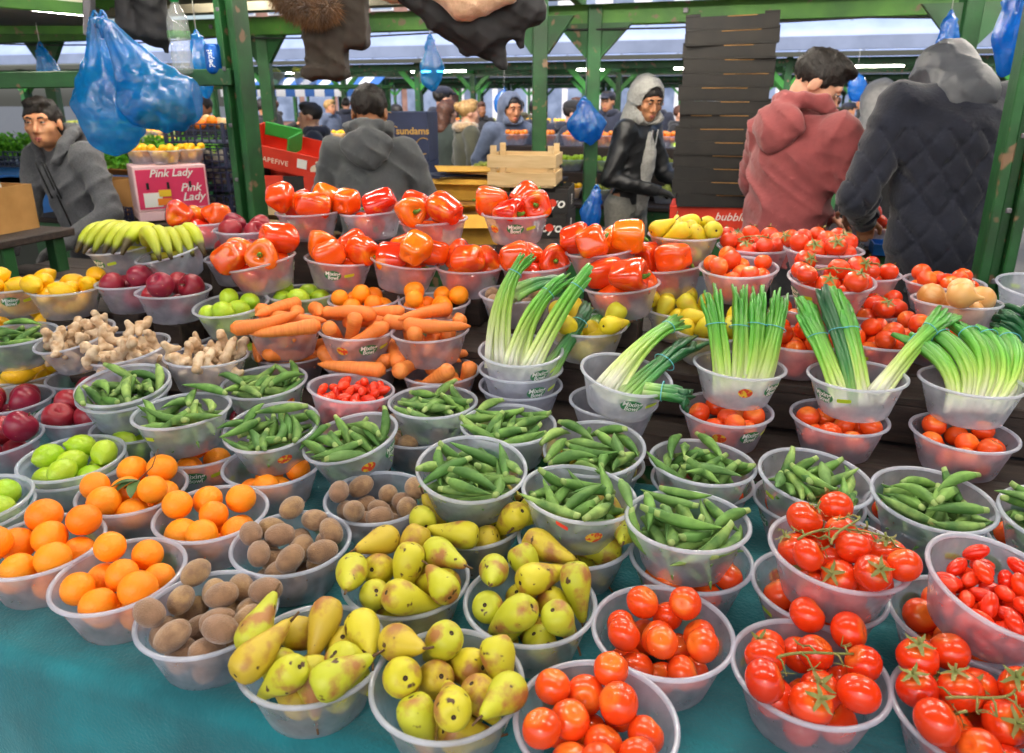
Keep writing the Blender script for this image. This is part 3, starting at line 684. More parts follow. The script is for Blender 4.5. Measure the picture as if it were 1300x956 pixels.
for q, (key, x, y, z, tx, ty, kind, cov, where) in enumerate(ROWS):
    rb = random.Random(q * 7 + 3)
    mat = Matrix.Translation((x, y, z - BH)) @ Matrix.Rotation(R(tx), 4, Vector((0, -1, 0))) @ Matrix.Rotation(R(ty), 4, Vector((1, 0, 0)))
    o = link('plastic_bowl', bowl_me); turn = R(LABEL_TURN.get(key, rb.uniform(70, 290)))
    o.matrix_world = mat @ Matrix.Rotation(turn, 4, 'Z')
    lab = ('clear plastic bowl of %s %s' % (NOUN[kind][0], where)) if kind != 'none' else 'clear plastic bowl ' + where
    tag(o, lab, 'bowl', 'clear plastic mixing bowls on the stall'); POS[key] = mat
    for me in (rim_me, lab_oval, lab_text, lab_strip, lab_fruit):
        if me is lab_fruit and key not in ('B15', 'B17', 'B2', 'B51') and rb.random() < .6: continue
        link(me.name.split('.')[0], me, parent=o)
    # a riser under it when no lower bowl carries it
    base = z - BH; surf = .80 if (x * .309 + y * .951) < 1.545 else (.872 if (x * .309 + y * .951) < 1.80 else .992)
    held = any((r[1] - x) ** 2 + (r[2] - y) ** 2 < .13 ** 2 and .01 < z - r[3] < .14 for r in ROWS)
    if not held and base - surf > .006:
        p = stall.matrix_basis.inverted() @ Vector((x, y, surf + .0005)); box('riser', (.10, .10, base - surf - .001), p, m_wood_dark, stall)
    if kind == 'none': continue
    kd = 'okra' if kind == 'greens' else kind
    sh, n_open, n_cov = SHAPE[kd]
    tilt = (math.tan(R(tx)), math.tan(R(ty)))
    items = pack(kd, n_cov if cov else n_open, cov, (R(tx), R(ty)), q + 11)
    if kd == 'okra' and kind != 'greens':
        items.sort(key=lambda t: t[0].z); cut = max(0, len(items) - 16)
        for c, axv in items[:cut]: okra_low.append((mat, c, axv))
        items = items[cut:]
    nm = OBJN.get(kind, kind); pl, sing, cat = NOUN[kind]
    for c, axv in items:
        vi = rb.randrange(len(MESH[kd])); me = MESH[kd][vi]
        if len(sh) == 1: rot = Euler((rb.uniform(-1.1, .6), rb.uniform(-.9, .9), rb.uniform(0, 6.3))).to_matrix().to_4x4()
        else: rot = axv.to_track_quat('Z', 'Y').to_matrix().to_4x4() @ Matrix.Rotation(rb.uniform(0, 6.3), 4, 'Z')
        sc = rb.uniform(.95, 1.03) * (.9 if kind in ('greens', 'ginger') else 1)
        if kind in ('tomato', 'vine'): sc *= rb.uniform(.9, 1.05)
        if kind == 'orange': sc *= rb.uniform(.88, 1.04)
        it = link(nm, me); it.matrix_world = mat @ Matrix.Translation(c) @ rot @ Matrix.Scale(sc, 4)
        lb = '%s in the %s bowl %s' % (sing, pl, where)
        if len(lb.split()) > 16: lb = '%s in the bowl %s' % (sing, where)
        tag(it, lb, cat, '%s in the %s bowl %s' % (pl, pl, where))
        if kind == 'pepper': link('stem', pep_stem, parent=it, loc=(0, 0, PEP[vi][1]))
        if kind in ('pear', 'ypear'): link('stem', pear_stem, parent=it, loc=PEARS[vi][1])
        if kind == 'vine' and rb.random() < .6: link('calyx', calyx_me, parent=it, loc=(0, 0, .0235))
        if kind == 'apple' and rb.random() < .4: link('stem', pear_stem, parent=it, loc=(0, 0, .02))
# the deeper okra pods, one mass
v, f = [], []
src = MESH['okra'][0]; sv = [x.co.copy() for x in src.vertices]; sf = [tuple(p.vertices) for p in src.polygons]
for mat, c, axv in okra_low:
    mm = mat @ Matrix.Translation(c) @ axv.to_track_quat('Z', 'Y').to_matrix().to_4x4(); b = len(v)
    v += [mm @ x for x in sv]; f += [tuple(b + i for i in p) for p in sf]
ok = link('okra_heap', mesh_np('okra_heap', v, f), PM['okra']); ok['kind'] = 'stuff'; tag(ok, 'deeper layer of okra pods lying in the okra bowls', 'okra')

# leafy twig on the oranges, vine stalks over the tomatoes, garlic-white scrap, stickers
def leaf_mesh(l, w, curl):
    v, f = [], []
    for i in range(7):
        t = i / 6; ww = w * math.sin(math.pi * min(1, t * .95 + .05)) ** .8; zz = curl * math.sin(t * math.pi)
        v += [(t * l, -ww, zz + ww * .25), (t * l, 0, zz), (t * l, ww, zz + ww * .25)]
    for i in range(6): f += [(3 * i, 3 * i + 3, 3 * i + 4, 3 * i + 1), (3 * i + 1, 3 * i + 4, 3 * i + 5, 3 * i + 2)]
    return mesh_np('leaf', v, f)
tw = tag(empty('leafy_twig', POS['B5'] @ Vector((.02, -.01, .112))), 'citrus twig with dark leaves lying on the oranges', 'twig')
link('stem', stem_tube('stem', [(-.02, -.02, -.003), (0, 0, .004), (.02, .025, .022), (.025, .05, .05)], .0016, .001, m_brownstem), parent=tw)
for a, l in ((200, .06), (280, .055), (230, .05)):
    link('leaf', leaf_mesh(l, .012, .006), m_leaf, tw, (0, 0, .004), (R(10), R(12), R(a)))
def truss(key, seed, spread=.07, zz=.118, label=''):
    r = random.Random(seed); t = tag(empty('tomato_stalk', POS[key] @ Vector((0, 0, zz))), label, 'stalk', 'dry vine stalks on the tomatoes')
    pts = [(-spread, r.uniform(-.02, .02), -.002), (-spread * .4, r.uniform(-.02, .02), .008), (spread * .3, r.uniform(-.03, .01), .010), (spread, r.uniform(-.03, .02), -.001)]
    C_ = bez(*pts, n=12); link('stem', stem_tube('stem', C_, .0022, .0016, m_calyx), parent=t)
    for i in (1, 4, 6, 8, 10):
        p = C_[i]; e = p + Vector((r.uniform(-.012, .012), r.choice((-1, 1)) * r.uniform(.015, .028), -.006)); link('branch', stem_tube('branch', [p, (p + e) / 2 + Vector((0, 0, .006)), e], .0016, .0012, m_calyx), parent=t)
        for k in range(4):
            a = r.uniform(0, 6.3); link('sepal', stem_tube('sepal', [e, e + Vector((math.cos(a) * .007, math.sin(a) * .007, .002)), e + Vector((math.cos(a) * .013, math.sin(a) * .013, .004 + r.uniform(-.003, .005)))], .0011, .0004, m_calyx, 5), parent=t)
    return t
truss('B43', 1, .075, .122, 'dry curling stalk on the tilted vine tomatoes'); truss('B43', 2, .05, .13, 'short brown stalk on the tilted vine tomatoes').rotation_euler = (0, 0, 1.2)
truss('B42', 3, .06, .118, 'green stalk on the tomatoes at the table edge'); truss('F1', 4, .05, .115, 'stalk on the large bowl of vine tomatoes'); truss('F4', 5, .07, .118, 'trailing stalk between vine tomatoes and onions')
truss('F3', 6, .06, .115, 'green stalk on the tomatoes beside the quilted jacket'); truss('D14', 8, .05, .115, 'stalk on the tomatoes behind the wide tomato bowl'); truss('B47', 9, .05, .118, 'green stalk on the corner edge tomatoes')
m_red = M('red sticker', C('e8413a'), .5)
st = wall_patch('sticker', lambda a, r: (sup(a, r, .011, .0045, .4)[0], sup(a, r, .011, .0045, .4)[1] + .052 - sup(a, r, .011, .0045, .4)[0] * .4), m_red)
so = link('price_sticker', st); so.matrix_world = POS['B30'] @ Matrix.Rotation(R(-22), 4, 'Z'); tag(so, 'small red sticker on the okra bowl above the pears', 'sticker')

# ------------------------------------------------------------------ spring onions, leeks, bananas
def ramp_mat(name, stops, rough=.35):
    m = bpy.data.materials.new(name); m.use_nodes = True; N, L = m.node_tree.nodes, m.node_tree.links; p = N['Principled BSDF']; p.inputs['Roughness'].default_value = rough
    uv = N.new('ShaderNodeUVMap'); uv.uv_map = 'uv'; sx = N.new('ShaderNodeSeparateXYZ'); r = N.new('ShaderNodeValToRGB'); els = r.color_ramp.elements
    while len(els) < len(stops): els.new(.5)
    for i, (t, c) in enumerate(stops): els[i].position = t; els[i].color = c
    oi = N.new('ShaderNodeObjectInfo'); hs = N.new('ShaderNodeHueSaturation'); mr = N.new('ShaderNodeMapRange'); mr.inputs[3].default_value = .8; mr.inputs[4].default_value = 1.25
    mu = N.new('ShaderNodeMath'); mu.operation = 'MULTIPLY_ADD'; mu.inputs[1].default_value = .14; L.new(oi.outputs['Random'], mu.inputs[0])
    ns = N.new('ShaderNodeTexNoise'); ns.inputs['Scale'].default_value = 3; mp = N.new('ShaderNodeMapping'); mp.inputs['Scale'].default_value = (40, 1.5, 1); L.new(uv.outputs[0], mp.inputs[0]); L.new(mp.outputs[0], ns.inputs['Vector'])
    mx = N.new('ShaderNodeMix'); mx.data_type = 'RGBA'; mx.blend_type = 'MULTIPLY'; mx.inputs[0].default_value = .35
    L.new(uv.outputs[0], sx.inputs[0]); L.new(sx.outputs['Y'], mu.inputs[2]); L.new(mu.outputs[0], r.inputs[0]); L.new(r.outputs[0], mx.inputs[6]); L.new(ns.outputs['Color'], mx.inputs[7]); L.new(mx.outputs[2], hs.inputs['Color'])
    L.new(oi.outputs['Random'], mr.inputs[0]); L.new(mr.outputs[0], hs.inputs['Value']); L.new(hs.outputs[0], p.inputs['Base Color']); return m
m_onion = ramp_mat('spring onion', [(0, C('e6e6d2')), (.14, C('eef0da')), (.28, C('d8e89c')), (.45, C('b0d660')), (.68, C('74ba40')), (1, C('4a9a3a'))])
m_leek = ramp_mat('dark leek', [(0, C('d6e2b0')), (.15, C('8fc060')), (.4, C('3f8a44')), (.7, C('27683a')), (1, C('1f5636'))])
m_band = M('blue rubber band', C('5fb6c9'), .5)
def bunch(base, tip, bulge, label, n=18, sb=.03, st_=.012, stip=.03, mat=m_onion, bands=(.72,), r0=.0058, seed=0, wide=(1, .35, 0)):
    """A tied bunch: stalks fan out at the base, gather at the band and flare at the leaf ends."""
    r = random.Random(seed); base, tip, bulge = Vector(base), Vector(tip), Vector(bulge)
    t0 = tag(empty('spring_onion_bunch', base), label, 'spring onions', 'spring onion bunches')
    ax = (tip - base).normalized(); w1 = Vector((1, .2, 0)); w1 = (w1 - ax * w1.dot(ax)).normalized(); w2 = ax.cross(w1)
    def cen(t): return (tip - base) * t + bulge * (4 * t * (1 - t))
    tb = bands[0] if bands else .7
    def spread(t): return lerp(sb, st_, min(1, t / tb)) if t < tb else lerp(st_, stip, (t - tb) / (1 - tb))
    for i in range(n):
        a = 2 * math.pi * i / n + r.uniform(-.3, .3); k = r.uniform(.35, 1); e1, e2 = math.cos(a) * k, math.sin(a) * k * .5; lj = r.uniform(.84, 1.1); wob = r.uniform(0, 6)
        pts, rad, sq = [], [], []
        for j in range(11):
            t = j / 10; s = spread(t); d = Vector((0, 0, 0)) if t < tb else Vector((r.uniform(-1, 1), r.uniform(-1, 1), r.uniform(-1, 1))) * .003 * (t - tb) * 4
            pts.append(cen(t * lj) + w1 * (e1 * s + .004 * math.sin(wob + t * 5) * (1 - t)) + w2 * (e2 * s) + d)
            q = max(0, (t - .45) / .55); rad.append(r0 * (1.25 if j == 0 else 1.1 if j == 1 else 1) * (1 + .45 * q) * (.5 if j == 10 else 1)); sq.append((lerp(1, .45, q), lerp(1, 1.25, q)))
        me = tube_mesh('stalk', pts, rad, 7, sq); me.materials.append(mat); link('stalk', me, parent=t0)
    for b in bands:
        c = cen(b); d = (cen(b + .03) - cen(b - .03)).normalized(); u1 = (w1 - d * w1.dot(d)).normalized(); u2 = d.cross(u1); s = spread(b) + r0 * 1.25
        ring = [c + u1 * math.cos(x * R(20)) * s + u2 * math.sin(x * R(20)) * (s * .5 + r0 * .75) for x in range(19)]
        me = tube_mesh('rubber_band', ring, .0012, 5); me.materials.append(m_band); link('rubber_band', me, parent=t0)
    return t0
def bx_(key, dx, dy, dz): return POS[key] @ Vector((dx, dy, dz))
# topmost of three stacked bowls: bunches lean over to the back and the side
bunch(bx_('B33', -.055, -.03, .045), px(668, 328, y=1.86), (-.02, 0, .035), 'arched bunch of spring onions in the stack of three bowls', 12, seed=1, stip=.02, bands=(.78,))
bunch(bx_('B33', -.02, -.045, .045), px(722, 352, y=1.82), (-.02, 0, .03), 'middle spring onion bunch in the stack of three bowls', 11, seed=2, bands=(.74,), stip=.018)
bunch(bx_('B33', .02, -.05, .045), px(748, 345, y=1.80), (0, 0, .02), 'straight spring onion bunch with cut ends, on the stack of three', 10, seed=3, bands=(.8,), stip=.016)
bunch(bx_('B33', .06, -.03, .03), px(745, 392, y=1.86), (.01, 0, .01), 'dark green leek tops beside spring onions, stack of three', 9, seed=4, mat=m_leek, r0=.008, bands=(.75,), stip=.02)
bunch(px(650, 375, y=1.86), px(725, 360, y=1.95), (0, .0, .02), 'dark leek leaves behind the arched spring onions', 8, seed=5, mat=m_leek, r0=.008, bands=())
# tilted bowl
bunch(bx_('B34', -.045, -.03, .04), px(868, 408, y=1.80), (0, 0, .035), 'long bunch of spring onions leaning out of the tilted bowl', 12, seed=6, bands=(.78,), stip=.03)
bunch(bx_('B34', 0, -.05, .04), px(888, 432, y=1.74), (0, 0, .02), 'dark leafy spring onion bunch leaning out of the tilted bowl', 11, seed=7, mat=m_leek, bands=(.5,), stip=.035, st_=.02)
bunch(bx_('B34', .035, -.055, .082), px(872, 510, y=1.50), (.02, -.01, .01), 'cut bunch of hollow spring onion tops hanging over the tilted rim', 10, seed=8, mat=m_leek, r0=.0075, bands=(.25,), sb=.02, st_=.017, stip=.02)
# upright bunches
for i, (key, dx, tu, tv, mt, lab) in enumerate([
    ('B35', -.06, 902, 372, m_onion, 'first'), ('B35', -.015, 938, 376, m_onion, 'second'), ('B35', .03, 962, 372, m_onion, 'third'), ('B35', .065, 990, 378, m_onion, 'fourth'),
    ('B51', -.055, 1020, 388, m_onion, 'pale'), ('B51', -.01, 1052, 378, m_leek, 'dark'), ('B51', .02, 1066, 376, m_onion, 'mixed')]):
    w = 'upright bunch among four spring onion bunches in one bowl' if key == 'B35' else lab + ' upright spring onion bunch between two other onion bowls'
    b = bunch(bx_(key, dx * .62, -.025, .025), px(tu, tv, y=1.72), (0, -.02, .0), w, 18 if mt is m_onion else 14, seed=20 + i, mat=mt, sb=.02, st_=.018, stip=.026, bands=(.7,), r0=.0062)
bunch(bx_('B51', .03, -.03, .045), px(1205, 398, y=1.68), (.0, 0, .02), 'long spring onion bunch leaning across to the drooping bunches', 12, seed=31, bands=(.72,), sb=.02, stip=.03)
for i, (dx, tu, tv, e) in enumerate([(-.075, 1165, 425, -.01), (-.035, 1200, 420, -.005), (.005, 1238, 415, .01), (.045, 1262, 420, .015), (.075, 1292, 425, .02)]):
    bunch(bx_('B53', dx * .62, -.025, .03), px(tu - 18, tv, y=1.66), (.03, -.015, .02), 'drooping pale green spring onion bunch in the stall corner bowl', 17, seed=40 + i, sb=.018, st_=.022, stip=.026, bands=(.9,), r0=.0058)
for i, (tu, tv) in enumerate([(1262, 405), (1285, 392), (1300, 402)]):
    bunch(bx_('F11', -.02 + i * .03, -.02, .04), px(tu, tv, y=1.78), (0, -.02, .03), 'dark curly leek tops in the bowl beside the drooping onions', 10, seed=50 + i, mat=m_leek, r0=.009, bands=(), sb=.04, st_=.04, stip=.05)
for i, (tu, tv) in enumerate([(770, 395), (805, 402)]):
    bunch(bx_('P2', .03 + i * .06, .06, .07), px(tu, tv, y=2.0), (0, 0, .0), 'cut leek bunch standing behind the tilted spring onions', 9, seed=60 + i, mat=m_leek, r0=.008, bands=(.6,), sb=.025, st_=.022, stip=.026)

m_banana = ramp_mat('banana peel', [(0, C('6a5a20')), (.06, C('b4b82c')), (.3, C('e6de38')), (.7, C('d4da38')), (.95, C('a8b828')), (1, C('4a4020'))], .45)
def bananas(key, n, dx0, step, label, yaw, seed):
    r = random.Random(seed); t = tag(empty('banana_bunch', POS[key] @ Vector((0, 0, .05)), R(yaw)), label, 'bananas', 'bunches of green bananas')
    for i in range(n):
        x = dx0 + i * step; k = r.uniform(.95, 1.05)
        pts = bez((x * .8, .10 * k, .02), (x, .09 * k, .105 * k), (x, -.02, .135 * k), (x * 1.05, -.10 * k, .035), n=14); rad = [.007, .010, .016, .0195, .0215, .022, .022, .022, .0215, .021, .019, .016, .010, .005]
        me = tube_mesh('banana', pts, rad, 10, [(1, 1)] * 14); me.materials.append(m_banana); link('banana', me, parent=t)
    me = tube_mesh('crown', [(dx0 * .8, .085, .012), ((dx0 + n * step) * .8, .085, .012)], .012, 8); me.materials.append(m_banana); link('crown', me, parent=t)
bananas('C4', 6, -.09, .032, 'bunch of green bananas arching in the wide bowl', -12, 1)
bananas('C5', 5, -.06, .031, 'bunch of green bananas in the steeply tilted bowl', 38, 2)

# ================================================================== the steel frame and roof over our stall
frame = tag(empty('stall_frame', (0, 0, 0)), 'green painted steel frame of posts and beams holding the roof over the stalls', 'frame')
def post(u, v, z1, w=.1, mat=m_green): return bar('post', uvw(u, v, 0), uvw(u, v, z1), w, w, mat, frame)
# two posts behind the bowls (an I-section: web and two flanges each)
pl = px(311, 180, y=3.25); pr = px(1279, 250, y=2.33)
for p in (pl, pr):
    for dx, w, d in ((-.032, .03, .10), (.032, .03, .10), (0, .034, .03)):
        q = p + uvw(dx, 0, 0) - Vector((0, 0, p.z)); o = box('post', (w, d, 2.6), q, m_green, frame, rot=(0, 0, TH), bev=.004)
# shelf bar between posts at the open end, its bracket, fixed pads
bar('cross_bar', px(-60, 103, y=3.25), px(296, 98, y=3.22), .05, .065, m_green, frame)
bar('cross_bar', pl + Vector((0, 0, 2.46 - pl.z)), pr + Vector((0, 0, 2.46 - pr.z)), .08, .1, m_green, frame)
box('gusset_plate', (.30, .012, .2), uvw(0, 0, 0) + px(300, -30, y=3.28), m_green, frame, rot=(0, R(0), TH))
# rear row of posts with gussets, and the rear eave beam
def gusset(p, w, h, mat):
    v = [(-w, -.02, h), (w, -.02, h), (.05, -.02, 0), (-.05, -.02, 0)]; v += [(x, .02, z) for x, y, z in v]
    f = [(0, 1, 2, 3), (7, 6, 5, 4), (0, 4, 5, 1), (1, 5, 6, 2), (2, 6, 7, 3), (3, 7, 4, 0)]
    return link('gusset_plate', mesh_np('gusset_plate', v, f, smooth=False), mat, frame, p, (0, 0, TH))
for (u, y, g) in ((685, 4.6, .2), (752, 5.0, .24), (1213, 3.95, .22), (340, 5.8, .2), (68, 6.6, .2)):
    b = px(u, 120, y=y); bar('post', (b.x, b.y, 0), (b.x, b.y, 2.2), .085, .085, m_green, frame); gusset(Vector((b.x, b.y, 1.9)), g, .2, m_green)
b0, b1 = uvw(-9, 4.95, 2.15), uvw(8, 4.95, 2.15)
bar('eave_beam', b0, b1, .1, .12, m_green_l, frame); bar('eave_beam', b0 + Vector((0, -.25, .1)), b1 + Vector((0, -.25, .1)), .12, .06, m_roof_under, frame)
for u in np.arange(-8, 8, 1.7): bar('rafter', uvw(u, -1.5, 2.86), uvw(u, 5.2, 2.26), .05, .09, m_green_l, frame)
def sheet(name, corners, mat, th=.02, nu=40, nv=2, wave=.012, k=60):
    """A corrugated roof sheet spanned by four corners."""
    a, b, c, d = [Vector(x) for x in corners]; v, f = [], []
    nu = max(nu, 2)
    for i in range(nu + 1):
        for j in range(nv + 1):
            s, t = i / nu, j / nv; p = (a * (1 - s) + b * s) * (1 - t) + (d * (1 - s) + c * s) * t; p.z += wave * math.sin(s * k * 2 * math.pi); v.append(p)
    for i in range(nu):
        for j in range(nv): f.append((i * (nv + 1) + j, (i + 1) * (nv + 1) + j, (i + 1) * (nv + 1) + j + 1, i * (nv + 1) + j + 1))
    me = mesh_np(name, v, f); return me
rs = link('roof_sheet', sheet('roof_sheet', [uvw(-10, -1.6, 2.95), uvw(8, -1.6, 2.95), uvw(8, 5.3, 2.34), uvw(-10, 5.3, 2.34)], m_roof_under, nu=600, k=75), m_roof_under, frame)  # unseen front part added over the camera to hold back sky light
# lower ceiling panel and its lit tube at the open end
m_ceil = M('dark ceiling panel', C('6b655c'), .7, C('58534b'), scale=3)
cp = [px(-40, 8, y=3.2), px(118, 17, y=3.6), px(118, 34, y=4.6), px(-40, 38, y=4.6)]
for p in cp: p.z = 2.05
link('ceiling_panel', sheet('ceiling_panel', cp, m_ceil, nu=4, wave=0), m_ceil, frame)
for a, b in ((cp[0], cp[1]), (cp[3], cp[2])): bar('panel_edge', a - Vector((0, 0, .02)), b - Vector((0, 0, .02)), .03, .05, m_green_l, frame)
for p in cp: bar('panel_hanger', p + Vector((0, 0, .002)), p + Vector((0, 0, .55)), .02, .02, m_green, frame)
m_tube = M('lit fluorescent tube', C('fffdf5'), .4, emit=C('fff7ec'), estr=TUBE_POWER)
m_fit = M('tube fitting', C('d8d4c8'), .5)
def lamp(a, b, label):
    a, b = Vector(a), Vector(b); t = tag(empty('fluorescent_lamp', (a + b) / 2), label, 'lamp', 'fluorescent tubes under the roof'); d = (b - a) / 2; z = Vector((0, 0, .035))
    bar('housing', -d + z, d + z, .05, .04, m_fit, t); me = tube_mesh('tube', [-d * .97, Vector((0, 0, 0)), d * .97], .015, 10); me.materials.append(m_tube); link('tube', me, parent=t)
    for s in (-1, 1): bar('end_cap', d * s * .97 - Vector((0, 0, .016)), d * s * .97 + Vector((0, 0, .036)), .02, .03, m_fit, t)
lamp(px(-30, 2, y=3.25), px(108, 16, y=3.75), 'lit fluorescent tube above the hooded man in grey')
for i, (u, v, z) in enumerate(((-1.9, .9, 2.62), (-.35, .9, 2.62), (1.2, .9, 2.62), (-1.9, 2.3, 2.5), (-.35, 2.3, 2.5), (1.2, 2.3, 2.5))):
    lamp(uvw(u - .6, v, z), uvw(u + .6, v, z), 'lit fluorescent tube under the roof above the bowls')
for i, (u, v) in enumerate(((-2.6, 3.5), (-.6, 3.5), (1.5, 3.5), (-3.2, 4.5), (-.8, 4.5), (1.4, 4.5))): lamp(uvw(u - .6, v, 2.46 - .05 * (v - 3.2)), uvw(u + .6, v, 2.46 - .05 * (v - 3.2)), 'lit fluorescent tube under the roof above the traders')

# ================================================================== rows of market canopies beyond
m_canopy = M('canopy sheet', C('93a3c8'), .5, C('7f91ba'), scale=2.2, lo=.3, hi=.7, bump=.3, bscale=6)
m_fascia = M('canopy fascia', C('76839f'), .5, C('68758f'), scale=3)
m_dark = M('dark underside', C('3c3f38'), .8)
m_green_b = M('bright green paint', C('3f9a3a'), .5, C('2f7f30'), scale=4)
def canopy(v0, depth, label, zl=2.36, zt=3.0, u0=-22, u1=16, posts=3.1, off=0.):
    t = tag(empty('market_canopy', uvw(0, v0), TH), label, 'canopy', 'canopy rows across the market')
    vv, f = [], []; n = 12
    for i in (0, 1):
        for j in range(n + 1):
            s = j / n; a = s * math.pi / 2; vv.append(((u0, u1)[i], depth * (1 - math.cos(a)) * .5 - .0, zl + .16 + (zt - zl - .16) * math.sin(a)))
    for j in range(n): f.append((j, n + 1 + j, n + 2 + j, j + 1))
    me = mesh_np('roof_sheet', vv, f); o = link('roof_sheet', me, m_canopy, t)
    box('back_sheet', (u1 - u0, depth * .5, .03), ((u0 + u1) / 2, depth * .75, zt - .03), m_canopy, t)
    box('fascia', (u1 - u0, .05, .19), ((u0 + u1) / 2, -.03, zl - .02), m_fascia, t)
    box('gutter', (u1 - u0, .10, .07), ((u0 + u1) / 2, -.01, zl - .11), m_dark, t)
    for k in range(int((u1 - u0) / 1.5)): box('sheet_joint', (.05, .03, .5), (u0 + k * 1.5 + off, .12, zl + .17), m_fascia, t, rot=(R(-25), 0, 0))
    for k in range(int((u1 - u0) / posts)):
        u = u0 + k * posts + off
        for vv_, in ((.25,), (depth - .4,)):
            box('post', (.1, .1, zl - .1), (u, vv_, 0), m_green, t)
            box('brace', (.5, .05, .09), (u + .2, vv_, zl - .42), m_green_b, t, rot=(0, R(-45), 0)); box('brace', (.5, .05, .09), (u - .2, vv_, zl - .42), m_green_b, t, rot=(0, R(45), 0))
        box('cross_beam', (.08, depth - .6, .1), (u, depth / 2, zl - .2), m_green_b, t)
    box('long_beam', (u1 - u0, .08, .12), ((u0 + u1) / 2, .25, zl - .23), m_green, t); box('long_beam', (u1 - u0, .08, .12), ((u0 + u1) / 2, depth - .4, zl - .24), m_green, t)
    return t
canopy(12.5, 3.4, 'bluish curved canopy on green posts across the aisle', off=.6)
canopy(21.0, 3.4, 'farther canopy row seen under the bluish one', off=1.7)
canopy(31.0, 3.4, 'farthest canopy row before the shop fronts', off=.2)
for k, u in enumerate((-9, -6, -1, 1.5, 7)):
    lc = tag(empty('ceiling_lamp', uvw(u, 13.9, 2.2), TH), 'lit strip lamp in the row under the bluish canopy', 'lamp', 'strip lamps under the bluish canopy'); box('tube', (1.1, .06, .03), (0, 0, -.05), m_tube, lc); box('housing', (1.2, .1, .05), (0, 0, -.018), m_fit, lc)
lc = tag(empty('ceiling_lamp', uvw(4.2, 14.2, 2.2), TH), 'lit strip lamp under the bluish canopy', 'lamp'); box('tube', (.9, .06, .03), (0, 0, -.05), m_tube, lc); box('housing', (1., .1, .05), (0, 0, -.018), m_fit, lc)
lc = tag(empty('ceiling_lamp', uvw(-3.0, 14.0, 2.2), TH), 'small lit lamp under the bluish canopy behind the hanging jacket', 'lamp'); box('tube', (.6, .06, .03), (0, 0, -.05), m_tube, lc); box('housing', (.7, .1, .05), (0, 0, -.018), m_fit, lc)

# shop fronts and blocks far behind the market
m_win = M('window glass', C('5d6b85'), .15, C('8190ac'), scale=1.2)
m_frame_w = M('window frame', C('cfd3da'), .5)
def building(u, v, w, h, mat, label, cols, rows, signs, z0=3.2):
    t = tag(empty('building', uvw(u, v), TH), label, 'building', None); box('wall', (w, 4, h), (0, 2, 0), mat, t, bev=0)
    cw = w / cols
    for i in range(cols):
        for j in range(rows):
            x = -w / 2 + cw * (i + .5); z = z0 + .6 + j * 2.7
            fr = box('window', (cw * .62, .08, 1.6), (x, -.045, z), m_frame_w, t, bev=.01); box('pane', (cw * .54, .03, 1.45), (0, -.045, .075), m_win, fr, bev=0)
        x = -w / 2 + cw * (i + .5); box('shop_window', (cw * .84, .06, 2.0), (x, -.035, .35), m_win, t, bev=.01)
    for (x0, x1, z, hh, mt) in signs: box('shop_sign', (x1 - x0, .16, hh), ((x0 + x1) / 2, -.09, z), mt, t, bev=.01)
m_white_b = M('pale render', C('dcdde4'), .8, C('cfd0da'), scale=.6); m_brick_b = M('far brick', C('8a6a60'), .85, C('75584f'), scale=3); m_grey_b = M('grey block', C('9aa0ac'), .8, C('888e9a'), scale=1)
m_sg = [M('sign pink', C('e0558a'), .5), M('sign red', C('cf2f36'), .5), M('sign white', C('eef0f5'), .5), M('sign blue', C('3f6fb8'), .5), M('sign green', C('3fae6a'), .5)]
building(-25, 42, 14, 12, m_brick_b, 'brick block behind the market at the striped awning end', 6, 3, [(-6, -1, 2.6, .7, m_sg[3]), (0, 6, 2.6, .7, m_sg[2])])
building(-10, 44, 15, 13, m_white_b, 'pale block with pink and white shop signs behind the market', 7, 3, [(-7, -3, 2.6, .8, m_sg[0]), (-2.5, 2, 2.6, .7, m_sg[2]), (2.5, 7, 2.6, .8, m_sg[0])])
building(6, 43, 15, 11, m_white_b, 'pale block with red shop signs behind the market', 7, 2, [(-7, -2, 2.6, .8, m_sg[1]), (-1, 3, 2.5, .7, m_sg[2]), (3.2, 7, 2.6, .8, m_sg[1])])
building(22, 42, 15, 12, m_grey_b, 'grey block behind the market at the far end of the aisle', 6, 3, [(-7, -3, 2.6, .7, m_sg[2]), (-2, 3, 2.6, .8, m_sg[4])])

# ================================================================== hanging things
m_bag = plastic_film('blue carrier film', C('0fa0e6'), .52, .13, backtint=C('7fd2f6'), bump=.3, gloss=.07)
m_bag2 = plastic_film('blue carrier film dense', C('1590e8'), .64, .15, backtint=C('6fbef2'), bump=.3, gloss=.07)
m_string = M('string', C('d9d9d2'), .8)
def tri(w): return np.abs(np.mod(w, 1.) - .5) * 2
def crinkle(s, amp, f, apex, seed=0):
    """Creased film: pleats fanning from the knot and crossing sharp creases."""
    r = random.Random(seed); D = [(Vector((r.gauss(0, 1), r.gauss(0, .6), r.gauss(0, 1))).normalized(), r.uniform(7, 19), r.uniform(0, 1), r.uniform(.02, .05)) for _ in range(7)]
    def fn(X, Y, Z):
        dx, dy, dz = X - apex[0], Y - apex[1], Z - apex[2]; a = np.arctan2(dx, -dz + .04); dist = np.sqrt(dx * dx + dz * dz)
        out = 1.1 * tri(a * 3.2 + .25 * np.sin(9 * dist) + .2 * np.sin(14 * Y)) * np.clip(1.25 - dist * 3.2, .15, 1) - .5
        for d, fq, ph, wp in D: out = out + .42 * (tri((X * d.x + Y * d.y + Z * d.z) * fq + ph + wp * 6 * np.sin(17 * X + 13 * Z + 9 * Y)) - .5) * np.clip(dist * 5 - .25, 0, 1)
        return amp * out
    s.disp(fn)
